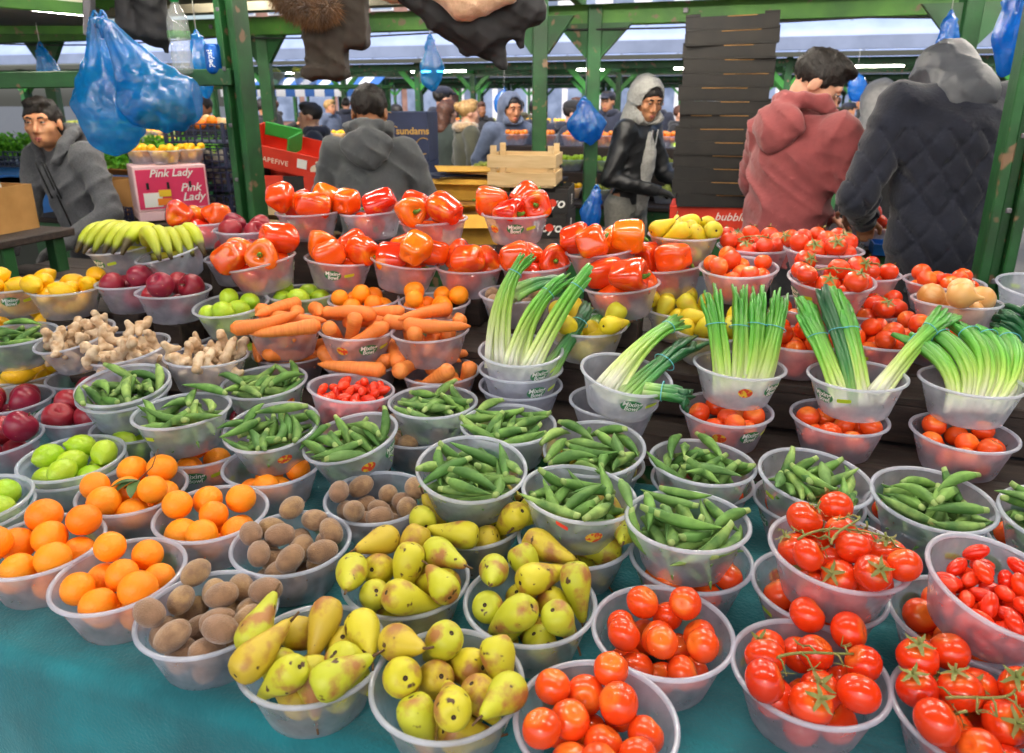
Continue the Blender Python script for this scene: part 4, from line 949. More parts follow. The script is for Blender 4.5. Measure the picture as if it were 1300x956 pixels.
def hang_bag(name, label, apex, lobes, h=.008, amp=.008, mat=None, top_r=.012, string=None):
    """A carrier bag: cones from the hanging point to its lobes, crinkled."""
    apex = Vector(apex); ps = [apex] + [Vector(c) for c, r in lobes]; rm = max(max(r) for c, r in lobes)
    lo = [min(p[i] for p in ps) - rm - .03 for i in range(3)]; hi = [max(p[i] for p in ps) + rm * .6 + .03 for i in range(3)]; hi[2] = max(apex.z + .04, max((c[2] + max(r)) for c, r in lobes) + .02)
    s = SDF(lo, hi, h)
    for c, r in lobes:
        c = Vector(c); s.ell(c, r, .05); s.cone(apex, c + Vector((0, 0, r[2] * .3)), top_r, min(r) * .75, .05)
        for sg in (-1, 1): s.cone(apex, c + Vector((sg * r[0] * .75, 0, r[2] * .35)), top_r * .6, min(r) * .3, .05)
    crinkle(s, amp * 1.5, 38, apex, len(label)); me = s.mesh(name)
    e = tag(empty(name, apex), label, 'bag', None)
    for v in me.vertices: v.co -= apex
    link('bag_film', me, mat or m_bag, e)
    for sx in (-1, 1):
        hm = tube_mesh('handle', [(sx * .012, 0, -.05), (sx * .018, 0, -.01), (sx * .010, 0, .03), (0, 0, .045)], .006, 6); hm.materials.append(mat or m_bag); link('handle', hm, parent=e)
    if string:
        sm = tube_mesh('string', [(0, 0, .04), (0, 0, string)], .002, 5); sm.materials.append(m_string); link('string', sm, parent=e)
    return e
Y = 3.05
hang_bag('carrier_bag', 'full blue carrier bag with a rounded bottom hanging by the post', px(122, 30, y=Y), [(px(140, 142, y=Y), (.125, .09, .165))])
hang_bag('carrier_bag', 'blue carrier bag swung sideways with greens inside, beside the bottle', px(132, 30, y=Y - .1), [(px(205, 130, y=Y - .1), (.155, .085, .105))])
m_greens = M('leafy greens', C('3c7a34'), .6, C('28592a'), scale=20)
ls = SDF((-.14, -.07, -.06), (.14, .07, .06), .012)
for i in range(14): ls.ell((rnd.uniform(-.09, .09), rnd.uniform(-.03, .03), rnd.uniform(-.03, .03)), (.04, .025, .02), .01, Euler((rnd.random(), rnd.random(), rnd.random())).to_matrix())
tag(link('bagged_greens', ls.mesh('bagged_greens'), m_greens, loc=px(212, 146, y=Y - .1)), 'dark greens showing through the swung blue bag', 'greens')
steel = M('grey steel', C('77757a'), .4, C('66646a'), scale=6, metal=.5)
bar('hanger_bracket', px(112, -48, y=Y + .12), px(114, 46, y=Y + .12), .045, .03, steel, frame); bar('hook', px(116, 40, y=Y + .14), px(126, 27, y=Y - .12), .012, .012, steel, frame)
hang_bag('carrier_bag', 'small blue bag on a white cord below the lit tube', px(52, 64, y=4.4), [(px(62, 92, y=4.4), (.055, .03, .075))], h=.012, string=.35)
hang_bag('carrier_bag', 'small blue bag on a wire before the bluish canopy', px(546, 54, y=4.5), [(px(548, 92, y=4.5), (.06, .035, .10))], h=.012, string=.4)
hang_bag('carrier_bag', 'blue bag tied to the gusseted post beside the pink hoodie', px(1206, 26, y=3.8), [(px(1200, 68, y=3.8), (.045, .03, .12))], h=.012, mat=m_bag2, string=.35)
hang_bag('carrier_bag', 'deep blue bags hanging at the post above the quilted jacket', px(1290, -8, y=2.5), [(px(1280, 55, y=2.5), (.035, .035, .10))], h=.01, mat=m_bag2, string=.6)
hang_bag('carrier_bag', 'bunch of bright blue bags tied to the green post', px(742, 132, y=4.85), [(px(738, 160, y=4.85), (.085, .05, .09)), (px(752, 163, y=4.85), (.07, .05, .085))], h=.014, amp=.012, mat=m_bag2)
hang_bag('carrier_bag', 'small blue bag hanging behind the water bottle', px(250, 50, y=4.0), [(px(258, 88, y=4.0), (.05, .03, .13))], h=.012, string=.35)
hang_bag('carrier_bag', 'empty blue bag hanging over the dark cartons', px(757, 246, y=3.74), [(px(750, 278, y=3.74), (.045, .028, .08))], h=.011, mat=m_bag2)
hang_bag('carrier_bag', 'blue bag hanging beyond the bearded man', px(1088, 94, y=11.4), [(px(1088, 112, y=11.4), (.13, .07, .19))], h=.022, string=.35, mat=m_bag2)
hang_bag('carrier_bag', 'blue bag hanging above the grey hooded shopper', px(640, 114, y=12.9), [(px(638, 132, y=12.9), (.14, .08, .19))], h=.025, string=.35, mat=m_bag2)

# water bottle and drinks can on the shelf bar
p = px(234, 98, y=3.2); bp = tag(empty('water_bottle', (p.x, p.y, p.z + .012)), 'clear plastic water bottle with a green cap on the green bar', 'bottle')
m_pet = plastic_film('bottle plastic', (.85, .9, .92, 1), .22, .08)
bpf = [(.001, .0), (.030, .0), (.040, .006), (.041, .03), (.038, .05), (.041, .07), (.037, .09), (.036, .11), (.041, .13), (.042, .17), (.040, .20), (.030, .235), (.017, .255), (.0145, .265), (.0145, .275)]
link('bottle_body', lathe('bottle_body', bpf, 26, lobes=lambda t, s: 1 + .03 * math.cos(6 * t) * (1 if s < .6 else 0), cap=False), m_pet, bp)
link('cap', lathe('cap', [(.001, .268), (.0165, .268), (.0165, .292), (.012, .295), (.001, .295)], 18, cap=False), M('green cap', C('149a4a'), .4), bp)
lbm = wall = lathe('label', [(.0428, .135), (.0435, .137), (.0435, .160), (.0428, .162)], 26, cap=False); link('label', lbm, plastic_film('bottle label', C('5fae5a'), .45, .3), bp)
p = px(274, 98, y=3.22); cn = tag(empty('drinks_can', (p.x, p.y, p.z + .012), R(-25)), 'blue drinks can on the green bar beside the bottle', 'can')
link('can_body', lathe('can_body', [(.001, .004), (.024, .0), (.029, .006), (.033, .014), (.033, .103), (.028, .112), (.026, .114), (.0255, .111), (.001, .110)], 28, cap=False), M('can blue', C('1566c4'), .25, C('0d4fa8'), scale=8, lo=.4, hi=.6, metal=.4), cn)
tm = text_mesh('lettering', 'pepsi', .032, bold=.0006, ext=0)
for v in tm.vertices:
    X_, Y_ = v.co.x, v.co.y; zz = .058 + X_; a = Y_ / .0335; v.co = (.0336 * math.sin(-a + .35), -.0336 * math.cos(-a + .35), zz)
link('lettering', tm, m_label_w, cn)

# hanging coats
m_coat = M('dark brown coat', C('3a332c'), .85, C('2c2621'), scale=12, bump=.4, bscale=30)
m_black_c = M('black coat', C('17171a'), .8, C('222226'), scale=10, bump=.4, bscale=28)
m_fleece = M('cream fleece', C('e2bfa0'), .95, C('cfa788'), scale=30, bump=1., bscale=120, sheen=.5)
m_fur = M('brown fur', C('8a6238'), .9, C('5a3d22'), scale=25, sheen=.4, vary=.2)
def folds(amp, f=30, seed=0):
    """Cloth folds: warped ridges of uneven strength."""
    r = random.Random(seed); a, b, c, e = [r.uniform(0, 6) for _ in range(4)]
    def fn(X, Y, Z):
        w1 = f * .55 * (X * .75 + .55 * Z) + 2.0 * np.sin(f * .22 * Z + a + f * .1 * Y) + a; w2 = f * .5 * (Y * .8 - .6 * Z + .3 * X) + 1.9 * np.sin(f * .25 * X + b); w3 = f * 1.1 * (Z * .8 + .5 * X - .3 * Y) + 1.6 * np.sin(f * .4 * Y + c)
        m = .55 + .45 * np.sin(5.5 * Z + 4 * X + e)
        return -amp * (1.5 * (1 - np.abs(np.sin(w1 * .5))) ** 2 * m + 1.3 * (1 - np.abs(np.sin(w2 * .5))) ** 2 * (1.1 - m) + .6 * (1 - np.abs(np.sin(w3 * .5))) ** 2 - .9)
    return fn
Y = 2.75
def rel(a, o): return tuple(Vector(a) - Vector(o))
ap = px(405, -60, y=Y); ct = tag(empty('hanging_coat', ap), 'dark brown coat with a fur trimmed hood hanging from the roof frame', 'coat')
s = SDF((-.24, -.12, -.55), (.24, .12, .05), .009)
k_ = Y / 940 * 1.02
def pbox(u0, v0, u1, v1, d, yy=Y, **q):
    c = (px(u0, v0, y=yy) + px(u1, v1, y=yy)) / 2; s.box(rel(c, ap), (abs(u1 - u0) * k_ / 2, d, abs(v1 - v0) * k_ / 2), **q)
pbox(386, -70, 461, 50, .06, k=.012, rnd_=.022); pbox(391, 30, 436, 97, .05, k=.012, rnd_=.016); pbox(418, 40, 440, 95, .062, k=.01, rnd_=.016); pbox(389, 84, 438, 99, .066, k=.004, rnd_=.01)
pbox(372, -70, 400, 8, .055, k=.02, rnd_=.02)
s.disp(folds(.006, 170, 3)); link('coat_body', s.mesh('coat_body'), m_coat, ct)
hl = tube_mesh('hanger', [(0, 0, -.05), (0, 0, .5)], .004, 6); link('hanger', hl, steel, ct)
def fur(name, path, rad, n, length, mat, parent, seed=0):
    r = random.Random(seed); v, f = [], []; P = [Vector(p) for p in path]
    for i in range(n):
        t = r.random() * (len(P) - 1.001); k = int(t); c = P[k].lerp(P[k + 1], t - k); d = Vector((r.gauss(0, 1), r.gauss(0, 1), r.gauss(0, 1))).normalized(); q = c + d * rad * r.uniform(.4, 1)
        e = q + (d + Vector((0, 0, -.7)) + Vector((r.gauss(0, .3), r.gauss(0, .3), r.gauss(0, .3)))).normalized() * length * r.uniform(.6, 1.2); w = d.cross(Vector((r.gauss(0, 1), r.gauss(0, 1), r.gauss(0, 1)))).normalized() * .0016
        b = len(v); v += [q - w, q + w, e]; f.append((b, b + 1, b + 2))
    return link(name, mesh_np(name, v, f, smooth=False), mat, parent)
path = [rel(px(a, b, y=Y - .08), ap) for a, b in ((352, -14), (362, 0), (376, 10), (392, 16), (408, 16), (420, 8))]
fur('fur_trim', path, .026, 9000, .045, m_fur, ct, 2)
core = tube_mesh('hood_edge', path, .026, 8); link('hood_edge', core, m_fur, ct)
ap = px(590, -60, y=Y); ct = tag(empty('hanging_coat', ap), 'black coat with cream fleece lining slung from the roof frame', 'coat')
s = SDF((-.34, -.16, -.5), (.34, .16, .05), .009)
for a, b, c, d, ra, rb in ((505, -10, 560, 22, .03, .05), (560, 22, 610, 42, .055, .075), (610, 42, 655, 20, .075, .06), (600, -30, 600, 30, .1, .07), (640, -20, 672, 12, .07, .06), (672, 5, 682, 16, .05, .035), (592, 48, 592, 62, .03, .02), (612, 50, 616, 66, .035, .03), (632, 45, 636, 80, .032, .026), (655, 30, 662, 58, .032, .018)):
    s.cone(rel(px(a, b, y=Y), ap), rel(px(c, d, y=Y), ap), ra, rb, .02)
s.disp(folds(.008, 150, 5)); link('coat_body', s.mesh('coat_body'), m_black_c, ct)
s = SDF((-.3, -.2, -.4), (.3, .16, .05), .009); yy = Y - .075
for a, b, c, d, ra, rb in ((545, -25, 590, 0, .05, .06), (590, 2, 640, -12, .062, .05), (560, -40, 620, -40, .06, .06)): s.cone(rel(px(a, b, y=yy), ap), rel(px(c, d, y=yy), ap), ra, rb, .03)
s.disp(folds(.006, 150, 6)); link('fleece_lining', s.mesh('fleece_lining'), m_fleece, ct)
link('hanger', tube_mesh('hanger', [(0, 0, -.05), (0, 0, .5)], .004, 6), steel, ct)
ap = px(478, -20, y=Y); ct = tag(empty('hanging_garment', ap), 'cream fleece sleeve hanging between the two coats', 'garment')
s = SDF((-.15, -.08, -.12), (.15, .08, .1), .009); s.cone((-.05, 0, .02), (.05, 0, .0), .055, .06, .03); s.disp(folds(.005, 150, 8)); link('sleeve', s.mesh('sleeve'), m_fleece, ct); link('hanger', tube_mesh('hanger', [(0, 0, 0), (0, 0, .5)], .004, 6), steel, ct)
ap = px(185, -20, y=3.3); ct = tag(empty('hanging_garment', ap), 'black garment hanging behind the water bottle', 'garment')
s = SDF((-.2, -.08, -.4), (.2, .08, .06), .011)
for a, b, c, d, ra, rb in ((160, 0, 165, 35, .05, .05), (190, 0, 195, 40, .07, .06), (205, 30, 212, 66, .045, .015), (170, 35, 200, 48, .04, .04)): s.cone(rel(px(a, b, y=3.3), ap), rel(px(c, d, y=3.3), ap), ra, rb, .02)
s.disp(folds(.008, 130, 9)); link('garment_body', s.mesh('garment_body'), m_black_c, ct); link('hanger', tube_mesh('hanger', [(0, 0, -.05), (0, 0, .5)], .004, 6), steel, ct)

# cables and clips along the frame
m_cable = M('grey cable', C('2c2c2e'), .6)
for a, b, sag in ((uvw(-6, 4.88, 2.08), uvw(7, 4.88, 2.1), .03), (pl + Vector((0, -.05, .75)), pr + Vector((0, -.05, .72)), .05)):
    pts = [a.lerp(b, i / 24) - Vector((0, 0, sag * abs(math.sin(i * .8)))) for i in range(25)]; link('cable', tube_mesh('cable', pts, .006, 5), m_cable, frame)
for k in range(7):
    p = b0.lerp(b1, .2 + k * .1) + Vector((-.02, -.062, -.01)); box('bolt', (.03, .012, .03), p, steel, frame, rot=(0, 0, TH))
for p, n in ((pl, 5), (pr, 5)):
    for k in range(n): box('bolt', (.016, .008, .016), (p.x - .03, p.y - .056 - .008, 1.1 + k * .22), steel, frame, rot=(0, 0, TH))

# ================================================================== counters, cartons, crates and trays behind the stall
m_card = M('brown cardboard', C('b98a4e'), .85, C('a5783f'), scale=9, bump=.2, bscale=40)
m_card_y = M('yellow cardboard', C('d6a53c'), .85, C('c08f30'), scale=9, bump=.2, bscale=40)
m_navy_card = M('navy carton', C('2b3556'), .7, C('232c49'), scale=8, bump=.15)
m_gold = M('gold print', C('c79a48'), .6); m_white_p = M('white print', C('f0efe8'), .6); m_cream_p = M('cream print', C('efe6cf'), .6)
m_pink = M('pink carton print', C('e23a68'), .6, C('d8305e'), scale=7); m_pinkedge = M('pale carton edge', C('f0c9cc'), .7)
m_red_card = M('red tray card', C('dd3b1f'), .65, C('cc3018'), scale=8); m_grn_card = M('green tray print', C('1f8f2e'), .7); m_blk_card = M('black tray card', C('1c1b1a'), .75, C('272421'), scale=10, bump=.2)
m_navy_pl = M('navy crate plastic', C('27304f'), .5, C('1d2540'), scale=10); m_blue_pl = M('blue crate plastic', C('1b6fc0'), .45, C('155fa8'), scale=6); m_blk_pl = M('black crate plastic', C('1c1d1f'), .5)
m_pine = M('pale crate wood', C('d9bd8e'), .8, C('c5a472'), scale=5, aniso=(1, 1, 8), bump=.35, bscale=30)
m_foil = M('aluminium tray', C('c9ccd0'), .25, metal=.9, bump=.6, bscale=30); m_orange_p = M('orange print', C('f0861e'), .6)
def counter(name, label, x, y, w, d, z, mat, front=m_green):
    t = tag(empty(name, (x, y, 0), TH), label, 'counter'); box('top', (w, d, .03), (0, 0, z - .031), mat, t)
    box('front_panel', (w - .06, .02, .22), (0, -d / 2 + .03, z - .253), front, t)
    for sx in (-1, 1):
        for sy in (-1, 1): box('leg', (.05, .05, z - .032), (sx * (w / 2 - .05), sy * (d / 2 - .06), 0), m_green, t)
def open_box(name, label, cat, size, loc, rz, mat, inside=None, th=.006, flaps=0., notch=0., group=None, rot=None):
    """A carton or tray open at the top: base, two sides, two ends (ends may have raised corners), flaps."""
    sx, sy, sz = size; t = tag(empty(name, loc, rz), label, cat, group)
    if rot: t.rotation_euler = rot
    box('base', (sx - .002, sy - .002, th), (0, 0, 0), mat, t, bev=0)
    for s in (-1, 1):
        box('side', (sx, th, sz - notch - th), (0, s * (sy / 2 - th / 2), th), mat, t, bev=.001)
        box('end', (th, sy - 2 * th - .001, sz - th), (s * (sx / 2 - th / 2), 0, th), inside or mat, t, bev=.001)
        if notch:
            for s2 in (-1, 1): box('corner', (sx * .16, th, notch), (s2 * sx * .42, s * (sy / 2 - th / 2), sz - notch + .0005), mat, t, bev=.001)
        if flaps:
            fl = box('flap', (sx - .01, flaps, th * .7), (0, s * (sy / 2 + flaps / 2 * .8), sz + flaps * .2), mat, t, rot=(R(s * -28), 0, 0), bev=.001)
    return t
def face_text(name, s, size, mat, parent, sx, sy, z, dx=0., side=False, **k):
    """Lettering on the front (-y) or the +x side of a box of half-width sx, half-depth sy."""
    if side: return text(name, s, size, mat, parent, (sx + .001, dx, z), (R(90), 0, R(90)), **k)
    return text(name, s, size, mat, parent, (dx, -sy - .001, z), (R(90), 0, 0), **k)
def panel(name, w, h, mat, parent, sx, sy, z, dx=0., side=False):
    if side: return box(name, (.002, w, h), (sx + .0008, dx, z), mat, parent, bev=0)
    return box(name, (w, .002, h), (dx, -sy - .0008, z), mat, parent, bev=0)
# ---- open end: counter, brown carton, sack
q = px(5, 302, y=2.75); counter('side_counter', 'green fronted side counter under the brown carton', q.x - .12, q.y + .14, .42, .34, q.z, m_wood_dark)
c = open_box('carton', 'worn brown cardboard carton on the green side counter', 'carton', (.34, .28, .2), px(-30, 302, y=2.9), TH + R(4), m_card, flaps=0)
s = SDF((-.12, -.1, 0), (.12, .1, .2), .012); s.ell((0, 0, .07), (.1, .08, .07), .02); s.cone((0, 0, .1), (.02, 0, .17), .05, .015, .03); s.disp(folds(.006, 110, 2))
w_ = link('sack_film', s.mesh('sack_film'), plastic_film('white sack', (.85, .85, .87, 1), .8, .3)); t = tag(empty('plastic_sack', px(-28, 262, y=2.92)), 'white plastic sack stuffed into the brown carton', 'sack'); w_.parent = t
# ---- rear counters
counter('rear_counter', 'rear counter carrying the pink carton and the navy crates', -1.95, 4.35, 1.5, .75, 1.02, m_wood_dark)
counter('rear_counter', 'rear counter carrying the red trays beside the grey hoodie', -1.05, 4.05, .7, .6, .95, m_wood_dark)
counter('rear_counter', 'rear counter carrying the dark cartons and the wooden crate', .02, 4.0, 1.15, .8, .955, m_wood_dark)
counter('rear_counter', 'rear counter carrying the navy cartons behind the grey hoodie', -.55, 5.1, 1.2, .6, 1.08, m_wood_dark)
counter('rear_counter', 'rear counter carrying the stack of black trays', 1.35, 4.15, .9, .6, .985, m_wood_dark)
counter('rear_counter', 'counter of tomatoes in front of the quilted jacket', 1.75, 3.55, .9, .5, 1.0, m_wood_dark)
counter('rear_counter', 'long counter of tomatoes and oranges across the aisle', .95, 6.0, 2.3, 1.0, .90, m_wood_dark)
counter('rear_counter', 'counter with blue crates of herbs behind the hooded man', -3.6, 5.7, 2.6, .8, 1.15, m_blue_pl, m_blue_pl)
counter('rear_counter', 'counter of mixed fruit bowls beyond the navy crates', -2.5, 5.75, 1.0, .7, 1.18, m_wood_dark)
counter('rear_counter', 'counter of oranges beyond the opened cartons', .0, 5.35, .7, .5, 1.12, m_wood_dark)
counter('rear_counter', 'distant counter of pale vegetables behind the leather jacket', 3.0, 10.5, 3.2, .9, 1.05, m_wood_dark)
# ---- pink cartons with lemons on top
for k, (z, off) in enumerate(((.0, 0.), (.0, 0.))):
    pass
pk = px(206, 268, y=3.98); zb = 1.03
for k, hh in ((0, .05), (1, .235)):
    t = tag(empty('fruit_carton', (pk.x - .02, pk.y + .16, zb), R(32)), ('pink fruit carton with white script lettering under the lemon bowls', 'flat pink carton beneath the lettered pink carton')[1 - k], 'carton')
    sx, sy = .36, .26; box('body', (sx, sy, hh), (0, 0, 0), m_pinkedge, t, bev=.004)
    # the corner nearest the stall is at local (+x,-y)
    if k:
        panel('print_panel', sx - .02, hh - .03, m_pink, t, sx / 2, sy / 2, .012); panel('print_panel', sy - .02, hh - .13, m_pink, t, sx / 2, sy / 2, .115, side=True); panel('print_panel', sy - .02, .085, m_pink, t, sx / 2, sy / 2, .02, side=True)
        for o in (t.children[1], ): o.location.y -= 0
        face_text('lettering', 'Pink Lady', .055, m_white_p, t, sx / 2, sy / 2 + .002, .195, shear=.3, bold=.001); face_text('lettering', 'Pink', .06, m_white_p, t, sx / 2, sy / 2 + .002, .115, dx=.09, shear=.3, bold=.001); face_text('lettering', 'Lady', .06, m_white_p, t, sx / 2, sy / 2 + .002, .065, dx=.1, shear=.3, bold=.001)
        panel('print_block', .09, .075, m_white_p, t, sx / 2, sy / 2 + .002, .022, dx=-.1); panel('print_block', .06, .035, M('yellow print', C('f2c52c'), .6), t, sx / 2, sy / 2 + .0045, .075, dx=-.04); panel('print_block', .07, .035, m_orange_p, t, sx / 2, sy / 2 + .0045, .03, dx=-.045)
        for dx in (-.12, -.02, .09): panel('hand_hole', .012, .034, m_blk_card, t, sx / 2, sy / 2 + .005, .115, dx=dx)
        panel('print_block', .07, .045, m_white_p, t, sx / 2 + .002, sy / 2, .04, dx=-.07, side=True); panel('print_block', .09, .02, m_white_p, t, sx / 2 + .002, sy / 2, .05, dx=.055, side=True); panel('print_block', .06, .045, m_white_p, t, sx / 2 + .002, sy / 2, .17, dx=.075, side=True)
    zb += hh + .002
pink_top = zb; pink_c = Vector((pk.x - .02, pk.y + .16, 0))
# ---- far bowls with heaps
def heap_mesh(kind, seed, n=None):
    it = pack('tomato' if kind in ('tomato', 'orange', 'lemon', 'apple', 'lime') else 'pear', 24, 0, (0, 0), seed); v, f = [], []
    src = lathe('t', sphere_prof(.0262, 7, .95, .1, 0), 11, cap=False); sv = [x.co.copy() for x in src.vertices]; sf = [tuple(p.vertices) for p in src.polygons]; bpy.data.meshes.remove(src)
    for c, a in it:
        if c.z < .03: continue
        b = len(v); v += [c + x for x in sv]; f += [tuple(b + i for i in p) for p in sf]
    me = mesh_np('fruit_heap', v, f); me.materials.append(PM[kind]); return me
HEAPS = {(k, s): heap_mesh(k, s) for k in ('tomato', 'orange', 'lemon', 'apple', 'lime') for s in (1, 2)}
def far_bowl(kind, loc, label, sc=1.0, group='fruit bowls on the rear counters'):
    o = link('fruit_bowl', bowl_me, loc=loc, rot=(0, 0, rnd.uniform(0, 6))); o.scale = (sc,) * 3; tag(o, label, 'bowl', group)
    link('rim', rim_me, parent=o); h = link('fruit_heap', HEAPS[(kind, rnd.choice((1, 2)))], parent=o); h['kind'] = 'stuff'
for dx, dy in ((-.10, -.03), (.03, -.055), (.11, .07)): far_bowl('lemon', (pink_c.x + dx, pink_c.y + dy, pink_top), 'bowl of yellow lemons on the pink carton', .8)
def back_bowls(kind, u, v, y, label, sc=1., dz=-.05):
    p = px(u, v, y=y); far_bowl(kind, (p.x, p.y, p.z + dz), label, sc); return p
# stepped rows on the long counter: the pixel gives the direction, the counter's depth gives the distance
m_step = m_wood_dark
for row, (y, z) in enumerate(((5.72, .905), (5.98, 1.10), (6.22, 1.28))):
    if row: box('display_step', (2.2, .25, z - .905 - .001), (.95 + .31 * (y - 6.0), y, .9055), m_wood_dark, None, rot=(0, 0, TH))
    for i in range(9):
        x = -.02 + i * .235 + row * .03; kind = ['orange', 'tomato', 'tomato'][row] if i < 5 else ['orange', 'orange', 'tomato'][row]
        if row == 1 and i in (2, 3, 4): kind = 'lime'
        if row == 0 and i in (1, 2): kind = 'lemon'
        far_bowl(kind, (x, y - (x - .95) * .325, z), 'bowl of %s on the long counter across the aisle' % {'orange': 'oranges', 'tomato': 'tomatoes', 'lime': 'green fruit', 'lemon': 'yellow fruit'}[kind])
for o in [o for o in bpy.data.objects if o.name.startswith('display_step')]: tag(o, 'dark plank step raising the bowls on the long counter', 'step', 'steps on the long counter')
for i in range(3): far_bowl('orange', (-.2 + i * .2, 5.35 - i * .065, 1.12), 'bowl of oranges beyond the opened cartons', .9)
for i, k in enumerate(('orange', 'apple', 'orange', 'lime')): far_bowl(k, (-2.85 + i * .23, 5.75 - i * .075, 1.18), 'bowl of mixed fruit beyond the navy crates')
for i in range(8): far_bowl(('apple', 'tomato')[i % 2], (1.6 + i * .36, 10.9 - i * .117, 1.05), 'bowl on the distant counter behind the leather jacket', 1.2)
for i, (dx, dy) in enumerate(((-.3, -.05), (-.06, -.1))): far_bowl('tomato', (1.75 + dx, 3.55 + dy + .1 * (i == 0), 1.0), 'bowl of tomatoes on the counter by the bearded man')
t = open_box('foil_tray', 'shallow aluminium tray on the counter by the bearded man', 'tray', (.24, .16, .04), (1.47, 3.36, 1.0), TH, m_foil)
t = open_box('blue_tray', 'small blue plastic tray beside the aluminium tray', 'tray', (.16, .14, .05), (1.68, 3.25, 1.0), TH, m_blue_pl)
# ---- navy crates
def lattice(w, h, nx, nz, th=.008, bw=.008):
    bm = bmesh.new()
    def add(x, z, sx, sz):
        m = bmesh.ops.create_cube(bm, size=1)['verts']
        for v in m: v.co = Vector((v.co.x * sx + x, v.co.y * th, v.co.z * sz + z))
    for i in range(nx + 1): add(-w / 2 + w * i / nx, h / 2, bw, h - .002)
    for j in range(nz + 1): add(0, bw / 2 + (h - bw) * j / nz, w + bw, bw)
    me = bpy.data.meshes.new('lattice_side'); bm.to_mesh(me); bm.free(); return me
lat_l, lat_s = lattice(.40, .12, 8, 3), lattice(.29, .12, 6, 3)
def crate(label, loc, rz, mat, group, sc=1.):
    t = tag(empty('plastic_crate', loc, rz), label, 'crate', group); t.scale = (sc,) * 3
    for s in (-1, 1):
        link('lattice_side', lat_l, mat, t, (0, s * .15, 0)); link('lattice_side', lat_s, mat, t, (s * .20, 0, 0), (0, 0, R(90)))
        for s2 in (-1, 1): box('corner_post', (.022, .022, .128), (s * .2, s2 * .15, -.002), mat, t)
    box('base', (.38, .28, .006), (0, 0, .004), mat, t, bev=0); return t
cpz = 1.022; p0 = px(276, 262, y=4.42)
for k in range(4): crate(('lowest', 'second', 'third', 'topmost')[k] + ' navy lattice crate of the stack beside the green post', (p0.x, p0.y, cpz + k * .131), TH + R(6), m_navy_pl, 'stacked navy crates', .9)
for k in range(3):
    s_ = SDF((-.16, -.11, 0), (.16, .11, .09), .012)
    for i in range(16): s_.ell((rnd.uniform(-.14, .14), rnd.uniform(-.1, .1), rnd.uniform(.02, .065)), (.028, .026, .024), .004)
    o = link('vegetable_heap', s_.mesh('vegetable_heap'), M('pale roots', C('c9c2b2'), .8, C('8f8a80'), scale=20), loc=(p0.x, p0.y, cpz + k * .131 + .012), rot=(0, 0, TH)); o['kind'] = 'stuff'; tag(o, 'pale vegetables inside a navy lattice crate', 'vegetables')
for i in range(9):
    a = link('orange' if i < 4 else 'white_root', MESH['orange'][0] if i < 4 else MESH['onion'][0], loc=(p0.x - .14 + (i % 5) * .065, p0.y - .07 + (i // 5) * .1, cpz + 3 * .131 + .105 + .015 * (i % 2)), rot=(i, i * 2, 0))
    tag(a, 'orange on top of the navy crates' if i < 4 else 'pale onion on top of the navy crates', 'orange' if i < 4 else 'onion', 'produce on the topmost navy crate')
# ---- herbs in crates behind the hooded man
m_herb = M('herb leaves', C('4c9a26'), .6, C('76bb2e'), scale=30, vary=.1)
def herbs(label, loc, w, d, h, n, seed):
    r = random.Random(seed); v, f = [], []
    for i in range(n):
        c = Vector((r.uniform(-w, w), r.uniform(-d, d), h * (r.random() ** .6) * (1 - .4 * abs(r.uniform(-1, 1))))); a = Vector((r.gauss(0, 1), r.gauss(0, 1), r.gauss(0, .8) + .5)).normalized(); b = a.cross(Vector((r.gauss(0, 1), r.gauss(0, 1), r.gauss(0, 1)))).normalized() * .012
        k = len(v); v += [c, c + a * .022 + b, c + a * .045, c + a * .022 - b]; f.append((k, k + 1, k + 2, k + 3))
    o = link('herb_bundle', mesh_np('herb_bundle', v, f, smooth=False), m_herb, loc=loc); tag(o, label, 'herbs', 'herbs heaped on the blue counter' if 'black crate' in label else None)
for i in range(5):
    x = -4.35 + i * .5; crate('black lattice crate of green herbs on the blue counter', (x, 5.95 - (x + 3.6) * .325, 1.15), TH, m_blk_pl, 'herb crates on the blue counter')
    herbs('green herbs heaped in a black crate on the blue counter', (x, 5.95 - (x + 3.6) * .325, 1.2), .19, .14, .2, 900, i)
for i in range(3): 
    x = -3.9 + i * .62; box('blue_bin', (.55, .35, .26), (x, 5.2 - i * .2, .88), m_blue_pl, None, rot=(0, 0, TH))
for o in [o for o in bpy.data.objects if o.name.startswith('blue_bin')]:
    tag(o, 'solid blue plastic bin before the herb counter', 'bin', 'blue bins by the herb counter'); pf = box('stand', (.5, .3, .88), (0, 0, -.8805), m_dark, o)
    box('lip', (.58, .38, .025), (0, 0, .235), m_blue_pl, o)
herbs('green salad leaves lying between the blue bag and the pink carton', px(135, 215, y=4.6), .12, .06, .12, 700, 77)
open_box('carton', 'open brown carton beside the pink fruit carton', 'carton', (.3, .24, .2), (px(125, 262, y=4.2).x, 4.3, 1.022), TH, m_card, flaps=.09)
crate('small navy crate before the brown carton', (px(122, 270, y=3.95).x, 4.03, 1.022), TH + R(-20), m_navy_pl, None, .6)
